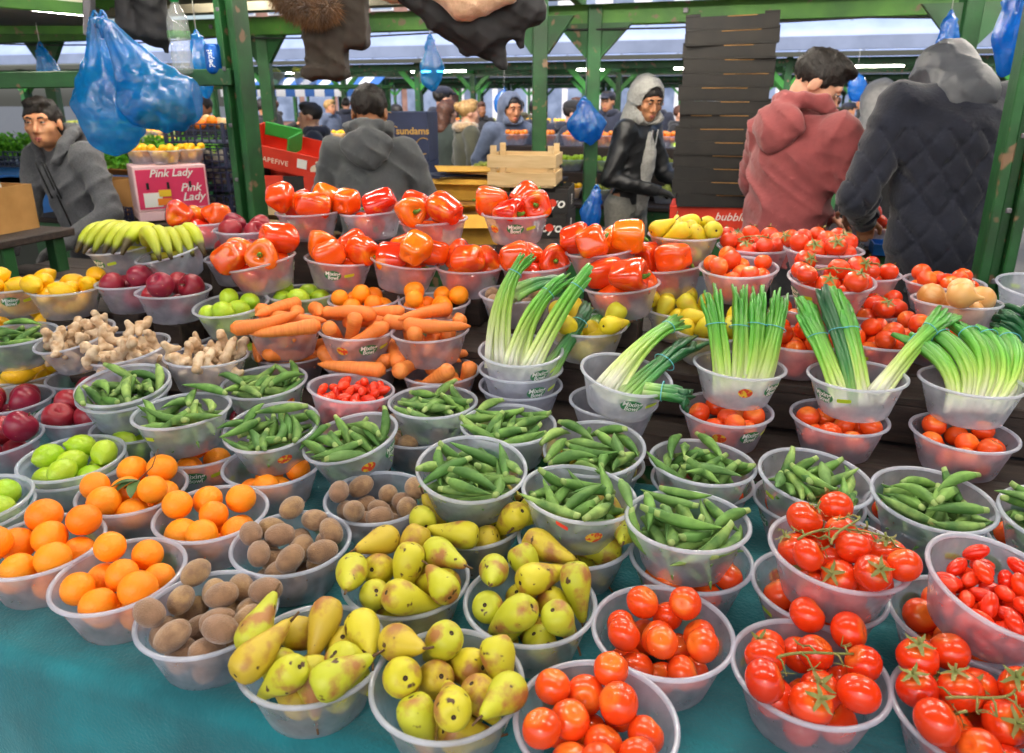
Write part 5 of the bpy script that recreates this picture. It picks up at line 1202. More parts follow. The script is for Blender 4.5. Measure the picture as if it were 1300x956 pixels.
# ---- red trays: two, the upper one tipped, over dark and pale boxes
rp = px(372, 200, y=3.95)
t = open_box('fruit_tray', 'tipped red fruit tray with white apple print and green inner end', 'tray', (.50, .34, .14), (rp.x, rp.y + .04, rp.z - .04), 0, m_red_card, inside=m_red_card, notch=.03, rot=(R(8), R(12), TH + R(14)))
box('inner_flap', (.012, .2, .1), (-.02, .02, .05), m_grn_card, t); box('inner_flap', (.2, .012, .07), (-.12, .12, .09), m_grn_card, t)
face_text('lettering', 'CAPEFIVE', .035, m_cream_p, t, .25, .17, .045, dx=-.06, space=1.1)
panel('print_block', .05, .045, m_white_p, t, .25, .171, .04, dx=.09)
ap_ = wall_patch  # (bowl helper kept apart)
def flat_shape(name, pts, mat, parent, loc, rot):
    me = mesh_np(name, [(x, y, 0) for x, y in pts], [tuple(range(len(pts)))], smooth=False); return link(name, me, mat, parent, loc, rot)
ov = [(.052 * math.cos(a * R(20)), .034 * math.sin(a * R(20))) for a in range(18)]
flat_shape('apple_print', [(x, max(y, -.03)) for x, y in ov if True], m_cream_p, t, (.185, -.1712, .045), (R(90), 0, 0)); flat_shape('apple_print', [(x * .55, y * .35) for x, y in ov], m_cream_p, t, (.185, -.1713, .085), (R(90), 0, 0)); flat_shape('apple_print', [(x * .25 + y * .3, y * .5 + x * .2) for x, y in ov], m_cream_p, t, (.2, -.1714, .108), (R(90), 0, 0))
t = open_box('fruit_tray', 'red fruit tray under the tipped red tray', 'tray', (.40, .30, .12), (rp.x - .02, rp.y + .02, rp.z - .18), TH + R(8), m_red_card, inside=m_blk_card, notch=.02); panel('print_block', .11, .09, m_blk_card, t, .2, .15, .01, dx=.08)
zc = .951
for k in range(2):
    pass
def wood_crate(label, loc, rz, sx=.4, sy=.3, h=.17, post_=.2, group=None):
    t = tag(empty('wooden_crate', loc, rz), label, 'crate', group); th = .008; sh = (h - .03) / 2
    for k in range(2):
        z = .004 + k * (sh + .025)
        for s in (-1, 1): box('slat', (sx, th, sh), (0, s * (sy / 2), z), m_pine, t, bev=.001); box('slat', (th, sy - .012, sh), (s * (sx / 2 - .006), 0, z), m_pine, t, bev=.001)
    for sx_ in (-1, 1):
        for sy_ in (-1, 1): box('corner_post', (.03, .022, post_), (sx_ * (sx / 2 - .03), sy_ * (sy / 2 - .017), 0), m_pine, t, bev=.001)
    for k in range(4): box('base_slat', (sx - .03, sy / 4 - .012, .006), (0, -sy / 2 + sy / 4 * (k + .5), -.0065), m_pine, t, bev=.001)
    return t
wood_crate('pale wooden crate under the red trays', (rp.x - .02, rp.y + .02, .958), TH, .42, .3, rp.z - .18 - .962, rp.z - .18 - .962)
# ---- navy cartons with gold lettering
np_ = px(503, 196, y=4.95)
for k in range(2):
    hh = (.18, .31)[k]; t = tag(empty('fruit_carton', (np_.x, np_.y + .17, 1.082 + (0, .182)[k]), TH * .3), ('lower', 'upper')[k] + ' navy carton with gold lettering behind the grey hoodie', 'carton'); sx, sy = .46, .34; box('body', (sx, sy, hh), (0, 0, 0), m_navy_card, t)
    for dx in (-.12, .13): face_text('lettering', 'sundams', .062 if k else .05, m_gold, t, sx / 2, sy / 2, hh * (.62 if k else .5), dx=dx, bold=.0012)
    if k:
        for (cx, cz, rr) in ((.0, .17, .055), (.03, .09, .035), (.1, .05, .045), (.2, .1, .05), (-.02, .28, .03)):
            ring = [(cx + rr * math.cos(a * R(18)), -sy / 2 - .0015, cz + rr * math.sin(a * R(18))) for a in range(3, 17)]; me = tube_mesh('ring_print', ring, .003, 4); link('ring_print', me, m_gold, t)
        for dx in (.02, .09): panel('hand_hole', .03, .02, m_blk_card, t, sx / 2, sy / 2, .03, dx=dx)
        panel('paper_label', .09, .12, m_white_p, t, sx / 2, sy / 2, -.12, dx=.17)
# ---- opened cartons and loose card
cp_ = px(600, 285, y=3.75)
t = open_box('carton', 'opened brown carton with its flaps out, behind the dark red pepper', 'carton', (.30, .34, .10), (cp_.x - .02, cp_.y + .1, .957), TH + R(20), m_card_y, flaps=.11)
for i, (u, v, y, a, mt) in enumerate(((600, 212, 4.25, 10, m_card_y), (615, 204, 4.4, -12, m_card), (560, 214, 4.2, 30, m_navy_card), (632, 222, 4.1, -20, m_card), (585, 224, 4.0, 15, m_card_y))):
    p = px(600, 250, y=4.25); o = box('card_sheet', (.34, .24, .006), (p.x + (-.03, .05, -.09, .08, .0)[i], 4.24 + .02 * i, 1.213 + .016 * (4 - i)), mt, None, rot=(R(2 - i), R(1.5), R(a))); tag(o, ('flattened %s cardboard sheet among the opened cartons' % ('yellow', 'brown', 'navy', 'small brown', 'lower yellow')[i]), 'cardboard')
c = open_box('carton', 'low brown carton under the cardboard sheets', 'carton', (.46, .34, .16), (px(600, 250, y=4.25).x, 4.27, .957), TH, m_card, flaps=0)
c = open_box('carton', 'second low carton holding the cardboard sheets up', 'carton', (.42, .3, .09), (px(600, 250, y=4.25).x, 4.27, 1.12), TH + R(5), m_card_y, flaps=.05)
# ---- wooden crate on dark cartons
wp = px(668, 236, y=3.95)
wood_crate('pale wooden crate with raised corner posts on the dark cartons', (wp.x, wp.y + .12, wp.z), TH + R(8), .36, .3, .16, .205)
zk = wp.z - .008
for k in range(2):
    hh = (zk - .957) / 2; t = open_box('dark_carton', ('upper', 'lower')[k] + ' black carton with white lettering under the wooden crate', 'carton', (.44, .32, hh - .002), (wp.x + .03, wp.y + .12, zk - (k + 1) * hh), TH + R(8 - 4 * k), m_blk_card, notch=.02)
    face_text('lettering', 'Royo', .075, m_white_p, t, .22, .16, hh * .42, dx=.12, shear=.2, bold=.001); face_text('lettering', 'Royo', .04, m_white_p, t, .22, .16, hh * .45, dx=-.1, bold=.0008)
    flat_shape('fruit_print', [(x * .45, y * .6) for x, y in ov], m_red_card, t, (.135, -.1622, hh * .42), (R(90), 0, 0)); face_text('lettering', 'R', .08, m_white_p, t, .22, .16, hh * .42, dx=.0, side=True, shear=.2)
# ---- tall stack of black trays on a red carton
bp_ = px(912, 262, y=4.02); t = tag(empty('fruit_carton', (bp_.x + .03, bp_.y + .14, .986), TH + R(4)), 'red carton with white script under the stack of black trays', 'carton'); hz = bp_.z - .986; box('body', (.5, .34, hz - .002), (0, 0, 0), m_red_card, t); face_text('lettering', 'bubble', .06, m_white_p, t, .25, .17, hz * .55, dx=.07, shear=.3)
tray0 = None; ztop = px(930, 20, y=4.02).z; nT = 14; pit = (ztop - bp_.z) / nT
for k in range(nT):
    lab = 'black cardboard tray in the tall stack by the pink hoodie'
    if k == 0: tray0 = open_box('black_tray', lab, 'tray', (.45, .36, pit + .012), (0, 0, 0), 0, m_blk_card, th=.008, notch=.013, group='stacked black cardboard trays'); o = tray0
    else: o = copy_tree(tray0)
    o['label'] = lab
    if k == 0: o['label'] = 'lowest black cardboard tray, resting on the red carton'
    if k == nT - 1: o['label'] = 'topmost black cardboard tray of the tall stack'; box('paper_label', (.002, .05, .04), (.2265, -.08, .02), m_white_p, o, bev=0)
    o.location = (bp_.x + .02 + rnd.uniform(-.014, .014) + .0008 * k, bp_.y + .14 + rnd.uniform(-.008, .008), bp_.z + k * pit); o.rotation_euler = (0, R(rnd.uniform(-.4, .4) - (1.5 if k >= nT - 2 else 0)), TH + R(4 + rnd.uniform(-4, 4)))
    if k % 3 != 1: e = box('torn_edge', (.05 + .16 * rnd.random(), .004, .003), (rnd.uniform(-.12, .12), -.1815, pit - .006), m_card, o, bev=0)
# ---- shelf with two bowls of ginger high up behind the post
sp = px(380, 108, y=6.0); t = tag(empty('high_shelf', (sp.x, sp.y, 0), TH), 'thin green rail shelf holding two bowls high up', 'shelf'); box('rail', (1.5, .03, .03), (0, -.1, sp.z - .03), m_green, t); box('rail', (1.5, .03, .03), (0, .1, sp.z - .03), m_green, t)
for sx in (-.7, .7):
    for sy in (-.1, .1): box('upright', (.03, .028, sp.z - .03), (sx, sy, 0), m_green, t)
for i, dx in enumerate((-.22, .06)): far_bowl('orange', (sp.x + dx, sp.y - dx * .325, sp.z), 'bowl of squash held up on the thin rail shelf', 1.0)
# striped awning at the open end, far away
aw = tag(empty('striped_awning', uvw(-13.5, 17), TH), 'blue and white striped awning beyond the herbs', 'awning')
for k in range(16):
    me = mesh_np('stripe', [(k * .28, 0, 1.9), (k * .28 + .28, 0, 1.9), (k * .28 + .28, .9, 2.35), (k * .28, .9, 2.35), (k * .28, 0, 1.72), (k * .28 + .28, 0, 1.72)], [(0, 1, 2, 3), (4, 5, 1, 0)], smooth=False); link('stripe', me, (m_sg[2], m_sg[3])[k % 2], aw)
for x in (.1, 4.3): box('post', (.06, .06, 1.9), (x, .03, 0), m_green, aw); box('post', (.06, .06, 2.3), (x, .86, 0), m_green, aw)

# ---- farther counters of produce across the aisle and under the next canopy, wooden platform behind the stall
FK = ['tomato', 'orange', 'lemon', 'lime', 'apple']; FN = {'tomato': 'tomatoes', 'orange': 'oranges', 'lemon': 'yellow fruit', 'lime': 'green fruit', 'apple': 'dark red fruit'}
for ci, (cx, cy, w, z, lab) in enumerate(((-1.6, 8.9, 2.6, 1.0, 'counter of mixed produce beyond the women in coats'), (1.7, 8.3, 2.4, 1.0, 'counter of mixed produce beyond the leather jacket'), (4.6, 7.9, 2.4, 1.02, 'counter of mixed produce beyond the pale hood'), (.6, 12.6, 4.0, 1.05, 'counter of produce under the bluish canopy'), (-5.2, 11.0, 3.6, 1.05, 'counter of produce beyond the herb crates'))):
    counter('far_counter', lab, cx, cy, w, .9, z, m_wood_dark)
    n = int(w / .24)
    for row in range(3):
        for i in range(n):
            x = (i - (n - 1) / 2) * .235; p = Vector((cx, cy, 0)) + uvw(x, -.3 + row * .27, 0); kd = FK[(i // 3 + row + ci) % 5]
            if row: pass
            o = far_bowl(kd, (p.x, p.y, z + row * .085), 'bowl of %s on the %s' % (FN[kd], lab), 1.0)
        if row: st_ = box('display_step', (w - .1, .26, row * .085 - .001), Vector((cx, cy, z + .0005)) + uvw(0, -.3 + row * .27, 0), m_wood_dark, None, rot=(0, 0, TH)); tag(st_, ('', 'lower', 'upper')[row] + ' plank step raising bowls on the ' + lab, 'step')
pf = tag(empty('wooden_platform', (1.62, 2.78, 0), TH), 'low slatted wooden platform raising the quilted jacket behind the stall', 'platform')
for i in range(7): box('slat', (.8, .085, .022), (0, -.42 + i * .105, .098), m_pine, pf)
for x in (-.33, .33): box('bearer', (.08, .75, .097), (x, -.1, 0), m_wood_dark, pf)

# ================================================================== people
m_skin = [M('skin light olive', C('c98f68'), .5, C('b87c58'), scale=14, sss=.12, bump=.08, bscale=120), M('skin brown', C('9a6644'), .5, C('875638'), scale=14, sss=.12, bump=.08), M('skin fair', C('dba78a'), .5, C('cc9478'), scale=14, sss=.12)]
m_lip = M('lips', C('a85a50'), .5); m_eye = M('eye white', C('8f8880'), .4); m_iris = M('dark iris', C('1c130e'), .2)
m_hair = M('black hair', C('15110f'), .55, C('241c18'), scale=60, bump=.8, bscale=160, aniso=(1, 1, .3)); m_hair_b = M('blond hair', C('b8935a'), .55, C('8f6c3c'), scale=40, bump=.8, bscale=120); m_hair_br = M('brown hair', C('5a3624'), .55, C('43271a'), scale=40, bump=.8, bscale=120)
def cloth_m(n, a, b, sc=25, bump=.35, bs=70, rough=.9, sheen=.2, **k): return M(n, C(a), rough, C(b), scale=sc, bump=bump, bscale=bs, sheen=sheen, **k)
m_marl = cloth_m('grey marl', '636468', '515257', 160, .35, 220); m_char = cloth_m('charcoal hoodie', '4d5052', '42454a', 14); m_rose = cloth_m('rose hoodie', '96494a', '864042', 16)
m_leather = M('black leather', C('17181a'), .42, C('222326'), scale=12, bump=.5, bscale=35); m_lgrey = cloth_m('light grey jersey', 'a3a29e', '8f8e8a', 70); m_trk = cloth_m('grey track trousers', '8a8880', '7a7872', 60)
m_quilt = M('navy quilted nylon', C('1e2231'), .8, C('171a27'), scale=14, bump=.4, bscale=90, spec=.25, sheen=.3); m_navy = cloth_m('navy jacket', '23283a', '1b1f2e', 12); m_blk = cloth_m('black cloth', '19191b', '242427', 12); m_olive = cloth_m('olive parka', '4a4a38', '3c3c2e', 12)
m_denim = cloth_m('dark trousers', '1d1e24', '26272e', 20); m_shoe = M('dark shoe', C('1a1a1c'), .6); m_grey2 = cloth_m('slate hooded top', '5f6a80', '515b70', 20); m_white_h = cloth_m('pale hood', 'b9b8b8', 'a8a7a8', 40); m_dkgreen = cloth_m('dark green coat', '2c3630', '232c27', 12)
m_furc = M('pale fur collar', C('b59a74'), .9, C('8a6f4c'), scale=40, bump=1., bscale=120, sheen=.6)
m_zip = M('dark zip', C('1c1c1e'), .5); m_glove = cloth_m('black glove', '141416', '1e1e20', 30)

def person(label, loc, yaw, H=1.76, h=.009, lean=0., head=(0., 0.), arms=None, skin=0, hair=m_hair, hair_kind='short', top=m_char, top2=None, hood='down', hoodm=None, legs=m_denim, loose=.028, bulk=1.0,
           glove=(), zipline=False, collar=None, quilt=False, beard=False, drawstring=False, stripes=False, cap=None, wr=.006, curl=.6, seed=0, open_front=None, longc=0., face=True, hdrop=(0, 0)):
    """A clothed standing figure facing local +y: one continuous body surface; clothes, hair, eyes and lips are its children."""
    k = H / 1.76
    root = tag(empty('person', loc, yaw), label, 'person')
    cl, sl = math.cos(lean), math.sin(lean)
    def B(x, y, z):                                             # bend the upper body forward about the hips
        x *= k * (bulk if abs(x) > .05 else 1); y *= k; z *= k
        if z > .95 * k: dz = z - .95 * k; y, z = y * cl + dz * sl, .95 * k + dz * cl - y * sl
        return Vector((x, y, z))
    shl, shr = B(-.185, 0, 1.43), B(.185, 0, 1.43)
    arms = arms or {}
    L_ = arms.get('L', ((-.27, -.02, 1.16), (-.27, .08, .92))); R_ = arms.get('R', ((.27, -.02, 1.16), (.27, .08, .92)))
    lel, lwr = Vector(L_[0]) * k, Vector(L_[1]) * k; rel_, rwr = Vector(R_[0]) * k, Vector(R_[1]) * k
    nk = B(0, -.005, 1.475); hc = B(0, .03 + hdrop[0], 1.618 + hdrop[1])
    Rh = Matrix.Rotation(head[0], 3, 'Z') @ Matrix.Rotation(-lean - head[1], 3, 'X')
    def Hd(x, y, z): return hc + (Rh @ Vector((x, y, z))) * k
    hips = [(-.095, 0, .93), (.095, 0, .93)]; knees = [(-.11, .02, .50), (.11, .03, .50)]; ank = [(-.115, -.02, .09), (.115, -.01, .09)]
    pts = [shl, shr, lel, lwr, rel_, rwr, hc] + [Vector(a) * k for a in ank]
    lo = [min(p[i] for p in pts) - .26 for i in range(3)]; hi = [max(p[i] for p in pts) + .26 for i in range(3)]; lo[2] = -.01; hi[2] = max(hc.z + .2, hi[2] if hi[2] > hc.z + .2 else 0)
    hands = [(lwr, (lwr - lel).normalized(), -1), (rwr, (rwr - rel_).normalized(), 1)]
    def hand(s, w, d, side, grow, kk):
        n = Vector((0, 0, 1)) if abs(d.z) < .8 else Vector((0, 1, 0)); sd = d.cross(n).normalized(); n = sd.cross(d).normalized()
        s.cone(w - d * .02, w + d * .03, .027 + grow, .024 + grow, kk)
        rot = Matrix((sd, d, n)).transposed(); s.ell(w + d * .062, (.041 + grow, .05 + grow, .017 + grow), kk, rot)
        cu = curl
        for i, ln in enumerate((.9, 1.03, 1.0, .82)):
            b0 = w + d * .098 + sd * (-.028 + i * .0187); d1 = (d * math.cos(cu) - n * math.sin(cu)).normalized(); d2 = (d * math.cos(2 * cu) - n * math.sin(2 * cu)).normalized()
            b1 = b0 + d1 * .038 * ln; b2 = b1 + d2 * .036 * ln; s.cone(b0 - d * .015, b1, .0098 + grow, .009 + grow, .006); s.cone(b1, b2, .009 + grow, .0075 + grow, .004)
        t0 = w + d * .035 - sd * side * -.0 + sd * (-.034 if side > 0 else .034); t1 = t0 + (d * .6 + sd * (-.55 if side > 0 else .55) - n * .35).normalized() * .04; s.cone(t0, t1, .013 + grow, .011 + grow, .008); s.cone(t1, t1 + (d * .9 - n * .5).normalized() * .03, .011 + grow, .009 + grow, .004)
    # ---- body
    s = SDF(lo, hi, h)
    s.ell(B(0, 0, 1.0), (.15 * k, .10 * k, .12 * k), .05); s.ell(B(0, 0, 1.16), (.14 * k, .095 * k, .16 * k), .05); s.ell(B(0, 0, 1.32), (.16 * k, .105 * k, .16 * k), .05)
    s.cone(shl, shr, .05 * k, .05 * k, .05); s.cone(B(0, -.01, 1.40), Hd(0, -.02, -.05), .06 * k, .054 * k, .03)
    for a, b, c in ((shl, lel, lwr), (shr, rel_, rwr)): s.cone(a, b, .05 * k, .04 * k, .03); s.cone(b, c, .04 * k, .028 * k, .02)
    for hp, kn, an in zip(hips, knees, ank):
        hp, kn, an = [Vector(q) * k for q in (hp, kn, an)]; s.cone(hp, kn, .08 * k, .055 * k, .03); s.cone(kn, an, .054 * k, .038 * k, .02); s.cone(an + Vector((0, 0, -.03)), an + Vector((0, .13, -.055)), .04 * k, .03 * k, .02)
    for w, d, sd in hands: hand(s, w, d, sd, 0, .012)
    def E(c, r, kk=.012, op='add', rx=0): s.ell(Hd(*c), [q * k for q in r], kk, Rh @ Matrix.Rotation(rx, 3, 'X'), op)
    E((0, -.012, .035), (.076, .096, .086)); E((0, .026, -.028), (.063, .066, .084), .02); E((0, .032, -.075), (.05, .055, .042), .02); E((0, .072, -.097), (.02, .018, .017), .02)
    for sx in (-1, 1):
        E((sx * .042, .058, -.022), (.026, .026, .022), .02); E((sx * .079, -.008, -.008), (.010, .022, .032), .006, rx=-.2)
        E((sx * .031, .099, .012), (.019, .016, .013), .012, 'sub')
    s.cone(Hd(-.045, .08, .032), Hd(.045, .08, .032), .010 * k, .010 * k, .02)
    s.cone(Hd(0, .088, .014), Hd(0, .110, -.030), .0085 * k, .0125 * k, .01)
    for sx in (-1, 1): s.cone(Hd(0, .1, -.036), Hd(sx * .013, .096, -.037), .009 * k, .008 * k, .006)
    s.cone(Hd(-.02, .088, -.066), Hd(.02, .088, -.066), .009 * k, .009 * k, .014); s.cone(Hd(-.018, .085, -.078), Hd(.018, .085, -.078), .009 * k, .009 * k, .012)
    body = link('body', s.mesh('body', .15), m_skin[skin], root)
    if face:
        for sx in (-1, 1):
            c = Hd(sx * .031, .082, .011); e = link('eye', lathe('eye', sphere_prof(.0112 * k, 8), 12, cap=False), m_eye, root, c); ir = Hd(sx * .031 + .002, .0892, .010); link('iris', lathe('iris', [(a, b * .6) for a, b in sphere_prof(.0066 * k, 6)], 10, cap=False), m_iris, root, ir)
            bw = tube_mesh('eyebrow', [Hd(sx * .014, .094, .030), Hd(sx * .032, .0925, .036), Hd(sx * .052, .078, .029)], [.004, .0048, .0025], 6); link('eyebrow', bw, hair, root)
            link('eyelid', tube_mesh('eyelid', [Hd(sx * .018, .089, .015), Hd(sx * .031, .0935, .0205), Hd(sx * .045, .083, .015)], [.0025, .0046, .0025], 6), m_skin[skin], root)
        for sx in (-1, 1): link('eyelid', tube_mesh('eyelid', [Hd(sx * .018, .088, .006), Hd(sx * .031, .0915, .0015), Hd(sx * .045, .083, .006)], [.002, .0036, .002], 6), m_skin[skin], root)
        link('lips', tube_mesh('lips', [Hd(-.024, .089, -.0705), Hd(-.009, .0975, -.067), Hd(.009, .0975, -.067), Hd(.024, .089, -.0705)], [.003, .006, .006, .003], 8), m_lip, root); link('lips', tube_mesh('lips', [Hd(-.022, .088, -.074), Hd(0, .096, -.079), Hd(.022, .088, -.074)], [.003, .0065, .003], 8), m_lip, root)
    # ---- hair / hat
    if hair_kind != 'none':
        s = SDF([c - .24 for c in hc], [c + .24 for c in hc], max(.006, h * .8)); s.ell(Hd(0, -.016, .042), [q * k for q in (.084, .104, .09)], .0, Rh); hood != 'up' and s.ell(Hd(0, .045, .105), [q * k for q in (.06, .05, .026)], .03, Rh)
        s.ell(Hd(0, .115, -.045), [q * k for q in (.085, .105, .105)], .02, Rh, 'sub')
        nrm = Rh @ Vector((0, .55, -1)); s.plane(Hd(0, -.05, -.085), nrm, .01)
        if hair_kind == 'long':
            s.cone(Hd(0, -.05, .02), Hd(0, -.085, -.16), .085 * k, .07 * k, .03); s.ell(Hd(0, .12, -.06), [q * k for q in (.07, .1, .12)], .02, Rh, 'sub')
        if hair_kind == 'bun': s.ell(Hd(0, -.11, .06), (.05, .045, .045), .02)
        s.disp(lambda X, Y, Z: .0028 * np.sin(150 * X + 40 * Z) * np.sin(130 * Y + 3 * np.sin(60 * Z)) + .003 * np.sin(70 * Y + 50 * Z + 30 * X)); hm = s.mesh('hair', .1); link('hair', hm, hair, root)
        if h < .012:                                            # loose strands over the hair surface
            r = random.Random(seed); v, f = [], []; vs = hm.vertices
            for _ in range(5200):
                x = vs[r.randrange(len(vs))]; n = x.normal; 
                if (x.co - Hd(0, .02, -.03)).length < .07 * k: continue
                tg = (n * .8 + (Rh @ Vector((0, r.uniform(-.2, .9), r.uniform(-.5, .5)))) + Vector((r.gauss(0, .25), r.gauss(0, .25), r.gauss(0, .25)))).normalized(); w = n.cross(tg).normalized() * .0011; p0 = x.co - n * .002; b = len(v); v += [p0 - w, p0 + w, p0 + tg * r.uniform(.006, .015)]; f.append((b, b + 1, b + 2))
            if f: link('hair_strands', mesh_np('hair_strands', v, f, smooth=False), hair, root)
    if beard:
        s = SDF([c - .2 for c in hc], [c + .2 for c in hc], .006); s.ell(Hd(0, .034, -.07), [q * k for q in (.058, .063, .058)], 0, Rh); s.ell(Hd(0, .09, .0), [q * k for q in (.052, .09, .062)], .01, Rh, 'sub'); s.ell(Hd(0, -.06, -.05), [q * k for q in (.2, .07, .2)], .01, Rh, 'sub'); link('beard', s.mesh('beard'), hair, root)
    if cap:
        s = SDF([c - .24 for c in hc], [c + .24 for c in hc], max(.007, h)); s.ell(Hd(0, -.005, .075), [q * k for q in (.092, .115, .062)], 0, Rh); s.plane(Hd(0, 0, .045), Rh @ Vector((0, .12, -1)), .005); s.ell(Hd(0, .115, .052), [q * k for q in (.07, .055, .012)], .015, Rh); link('cap', s.mesh('cap', .1), cap, root)
    # ---- top garment
    lo2 = list(lo); lo2[2] = max(0, (.62 - longc) * k); s = SDF(lo2, hi, h); g = loose
    s.ell(B(0, 0, 1.30), ((.165 * bulk + g) * k, (.112 * bulk + g) * k, .19 * k), .06); s.ell(B(0, .005, 1.12), ((.15 * bulk + g) * k, (.108 * bulk + g) * k, .19 * k), .06); s.ell(B(0, 0, .97), ((.155 * bulk + g) * k, (.112 * bulk + g) * k, (.12 + longc * .5) * k), .05)
    if longc: s.cone(B(0, 0, .95), Vector((0, 0, (.85 - longc) * k)), .16 * k, .17 * k, .05)
    s.cone(shl + Vector((.03, 0, -.005)), shr + Vector((-.03, 0, -.005)), (.058 + g * .6) * k, (.058 + g * .6) * k, .05); s.cone(B(0, -.01, 1.42), B(0, -.005, 1.48), .085 * k, .07 * k, .04)
    for a, b, c in ((shl, lel, lwr), (shr, rel_, rwr)):
        s.cone(a, b, (.054 + g * .75) * k, (.046 + g * .6) * k, .04); s.cone(b, c, (.045 + g * .6) * k, (.034 + g * .4) * k, .025); d = (c - b).normalized(); s.cone(c - d * .035, c - d * .005, (.037 + g * .4) * k, (.033 + g * .25) * k, .008)
    s.plane((0, 0, (.90 - longc) * k) if not lean else B(0, 0, .90 - longc), (0, 0, -1), .02)
    if hood == 'down':
        loop = [B(-.05, .085, 1.44), B(-.09, .045, 1.50), B(-.095, -.03, 1.54), B(-.055, -.09, 1.545), B(0, -.105, 1.545), B(.055, -.09, 1.545), B(.095, -.03, 1.54), B(.09, .045, 1.50), B(.05, .085, 1.44)]
        sh_ = SDF([min(p[i] for p in loop) - .2 for i in range(3)], [max(p[i] for p in loop) + .12 for i in range(3)], h)
        for a, b in zip(loop[:-1], loop[1:]): sh_.cone(a, b, .032 * k, .032 * k, .02)
        sh_.ell(B(0, -.135, 1.45), (.125 * k, .05 * k, .085 * k), .03); sh_.ell(B(0, -.15, 1.405), (.085 * k, .04 * k, .07 * k), .03); sh_.disp(folds(.007, 120, seed + 5)); link('hood', sh_.mesh('hood', .1), hoodm or top, root)
    if collar is not None:
        loop = [B(.09 * math.sin(a), .085 * math.cos(a) - .01, 1.49) for a in np.linspace(.5, 2 * math.pi - .5, 12)]; sc_ = SDF([min(p[i] for p in loop) - .1 for i in range(3)], [max(p[i] for p in loop) + .1 for i in range(3)], h)
        for a, b in zip(loop[:-1], loop[1:]): sc_.cone(a, b, .045 * k, .045 * k, .02)
        sc_.disp(lambda X, Y, Z: .006 * np.sin(90 * X + 40 * Z) * np.sin(80 * Y)); link('collar', sc_.mesh('collar', .1), collar, root)
    if quilt:
        def q_(X, Y, Z):
            a = (X * 1.0 + Z * .62) / .1; b = (X * 1.0 - Z * .62) / .1; f1 = np.abs(np.mod(a, 1) - .5) * 2; f2 = np.abs(np.mod(b, 1) - .5) * 2
            return .0115 * np.maximum(np.clip((f1 - .76) / .24, 0, 1) ** 1.0, np.clip((f2 - .76) / .24, 0, 1) ** 1.0) * (Z < 1.36 * k) - .002 * np.sin(60 * Z + 8 * np.sin(9 * X)) 
        s.disp(q_)
    s.disp(folds(wr, 85, seed)); gm = link('jacket' if quilt or hood is None else 'hoodie', s.mesh('top_garment', .1), top, root)
    if hood == 'up':
        su_ = SDF([c - .26 for c in hc], [c + .24 for c in hc], h); su_.ell(Hd(0, -.025, .03), [q * k for q in (.108, .132, .128)], 0, Rh); su_.cone(Hd(0, -.04, -.02), B(0, -.04, 1.46), .10 * k, .10 * k, .04); su_.cone(Hd(-.06, .06, -.09), Hd(.06, .06, -.09), .045 * k, .045 * k, .03)
        su_.ell(Hd(0, .115, .0), [q * k for q in (.078, .12, .115)], .01, Rh, 'sub'); su_.ell(Hd(0, .0, .0), [q * k for q in (.088, .105, .115)], .005, Rh, 'sub'); su_.disp(folds(.009 if quilt else .005, 110, seed + 2)); link('hood', su_.mesh('hood', .1), hoodm or top, root)
    if open_front is not None:                                  # a paler layer showing between the fronts of an open jacket
        sf = SDF(lo2, hi, h); sf.ell(B(0, .04, 1.26), (.075 * k, (.118 * bulk + g) * k, .21 * k), .02); sf.ell(B(0, .04, 1.05), (.07 * k, (.12 * bulk + g) * k, .2 * k), .03); sf.plane(B(0, 0, .86), (0, 0, -1), .02); sf.disp(folds(.005, 100, seed + 8)); link('shirt', sf.mesh('shirt', .1), open_front, root)
    dirs = []
    def surf(x, z, out=.004):                                   # point on the front of the top garment
        y = (.112 * bulk + g) * math.sqrt(max(0, 1 - (x / (.165 * bulk + g)) ** 2)); return B(x, y + out, z)
    if zipline: link('zip', tube_mesh('zip', [surf(0, 1.45 - i * .05, .003) for i in range(12)], .004, 5), m_zip, root)
    if drawstring:
        for sx in (-.03, .035): link('drawstring', tube_mesh('drawstring', [surf(sx, 1.45 - i * .04, .012) for i in range(6)], .004, 5), m_white_h if open_front is not None else m_zip, root)
    # ---- trousers, shoes, gloves
    s = SDF([lo[0], lo[1], 0], [hi[0], hi[1], 1.08 * k], max(h, .011))
    s.ell((0, 0, .95 * k), (.165 * k, .12 * k, .11 * k), .05)
    for hp, kn, an in zip(hips, knees, ank): hp, kn, an = [Vector(q) * k for q in (hp, kn, an)]; s.cone(hp, kn, .098 * k, .075 * k, .04); s.cone(kn, an, .073 * k, .06 * k, .02)
    s.plane((0, 0, .07 * k), (0, 0, -1), .01); s.disp(folds(.007, 90, seed + 3)); link('trousers', s.mesh('trousers', .15), legs, root)
    if stripes:
        for dy in (-.022, 0, .022): link('stripe', tube_mesh('stripe', [Vector((-.095 - .098, dy, .92)) * k, Vector((-.105 - .085, dy, .7)) * k, Vector((-.11 - .078, dy + .01, .5)) * k, Vector((-.115 - .066, dy - .01, .12)) * k], .006, 5), m_zip, root)
    s = SDF([-.25, -.2, -.01], [.25, .3, .14], .012)
    for an in ank: an = Vector(an) * k; s.cone(Vector((an.x, an.y - .05, .045)), Vector((an.x * 1.15, an.y + .15, .04)), .047, .045, .02)
    s.plane((0, 0, .002), (0, 0, -1), .004); link('shoes', s.mesh('shoes', .1), m_shoe, root)
    for gi in glove:
        w, d, sd = hands[gi]; s = SDF([c - .2 for c in w], [c + .2 for c in w], .006); hand(s, w, d, sd, .0045, .012); link('glove', s.mesh('glove', .1), m_glove, root)
    return root
def at(u, y, v=150): p = px(u, v, y=y); return (p.x, p.y, 0)
def face_to(yaw_deg): return R(yaw_deg)      # 0 = facing away from the camera (+y), 180 = facing it

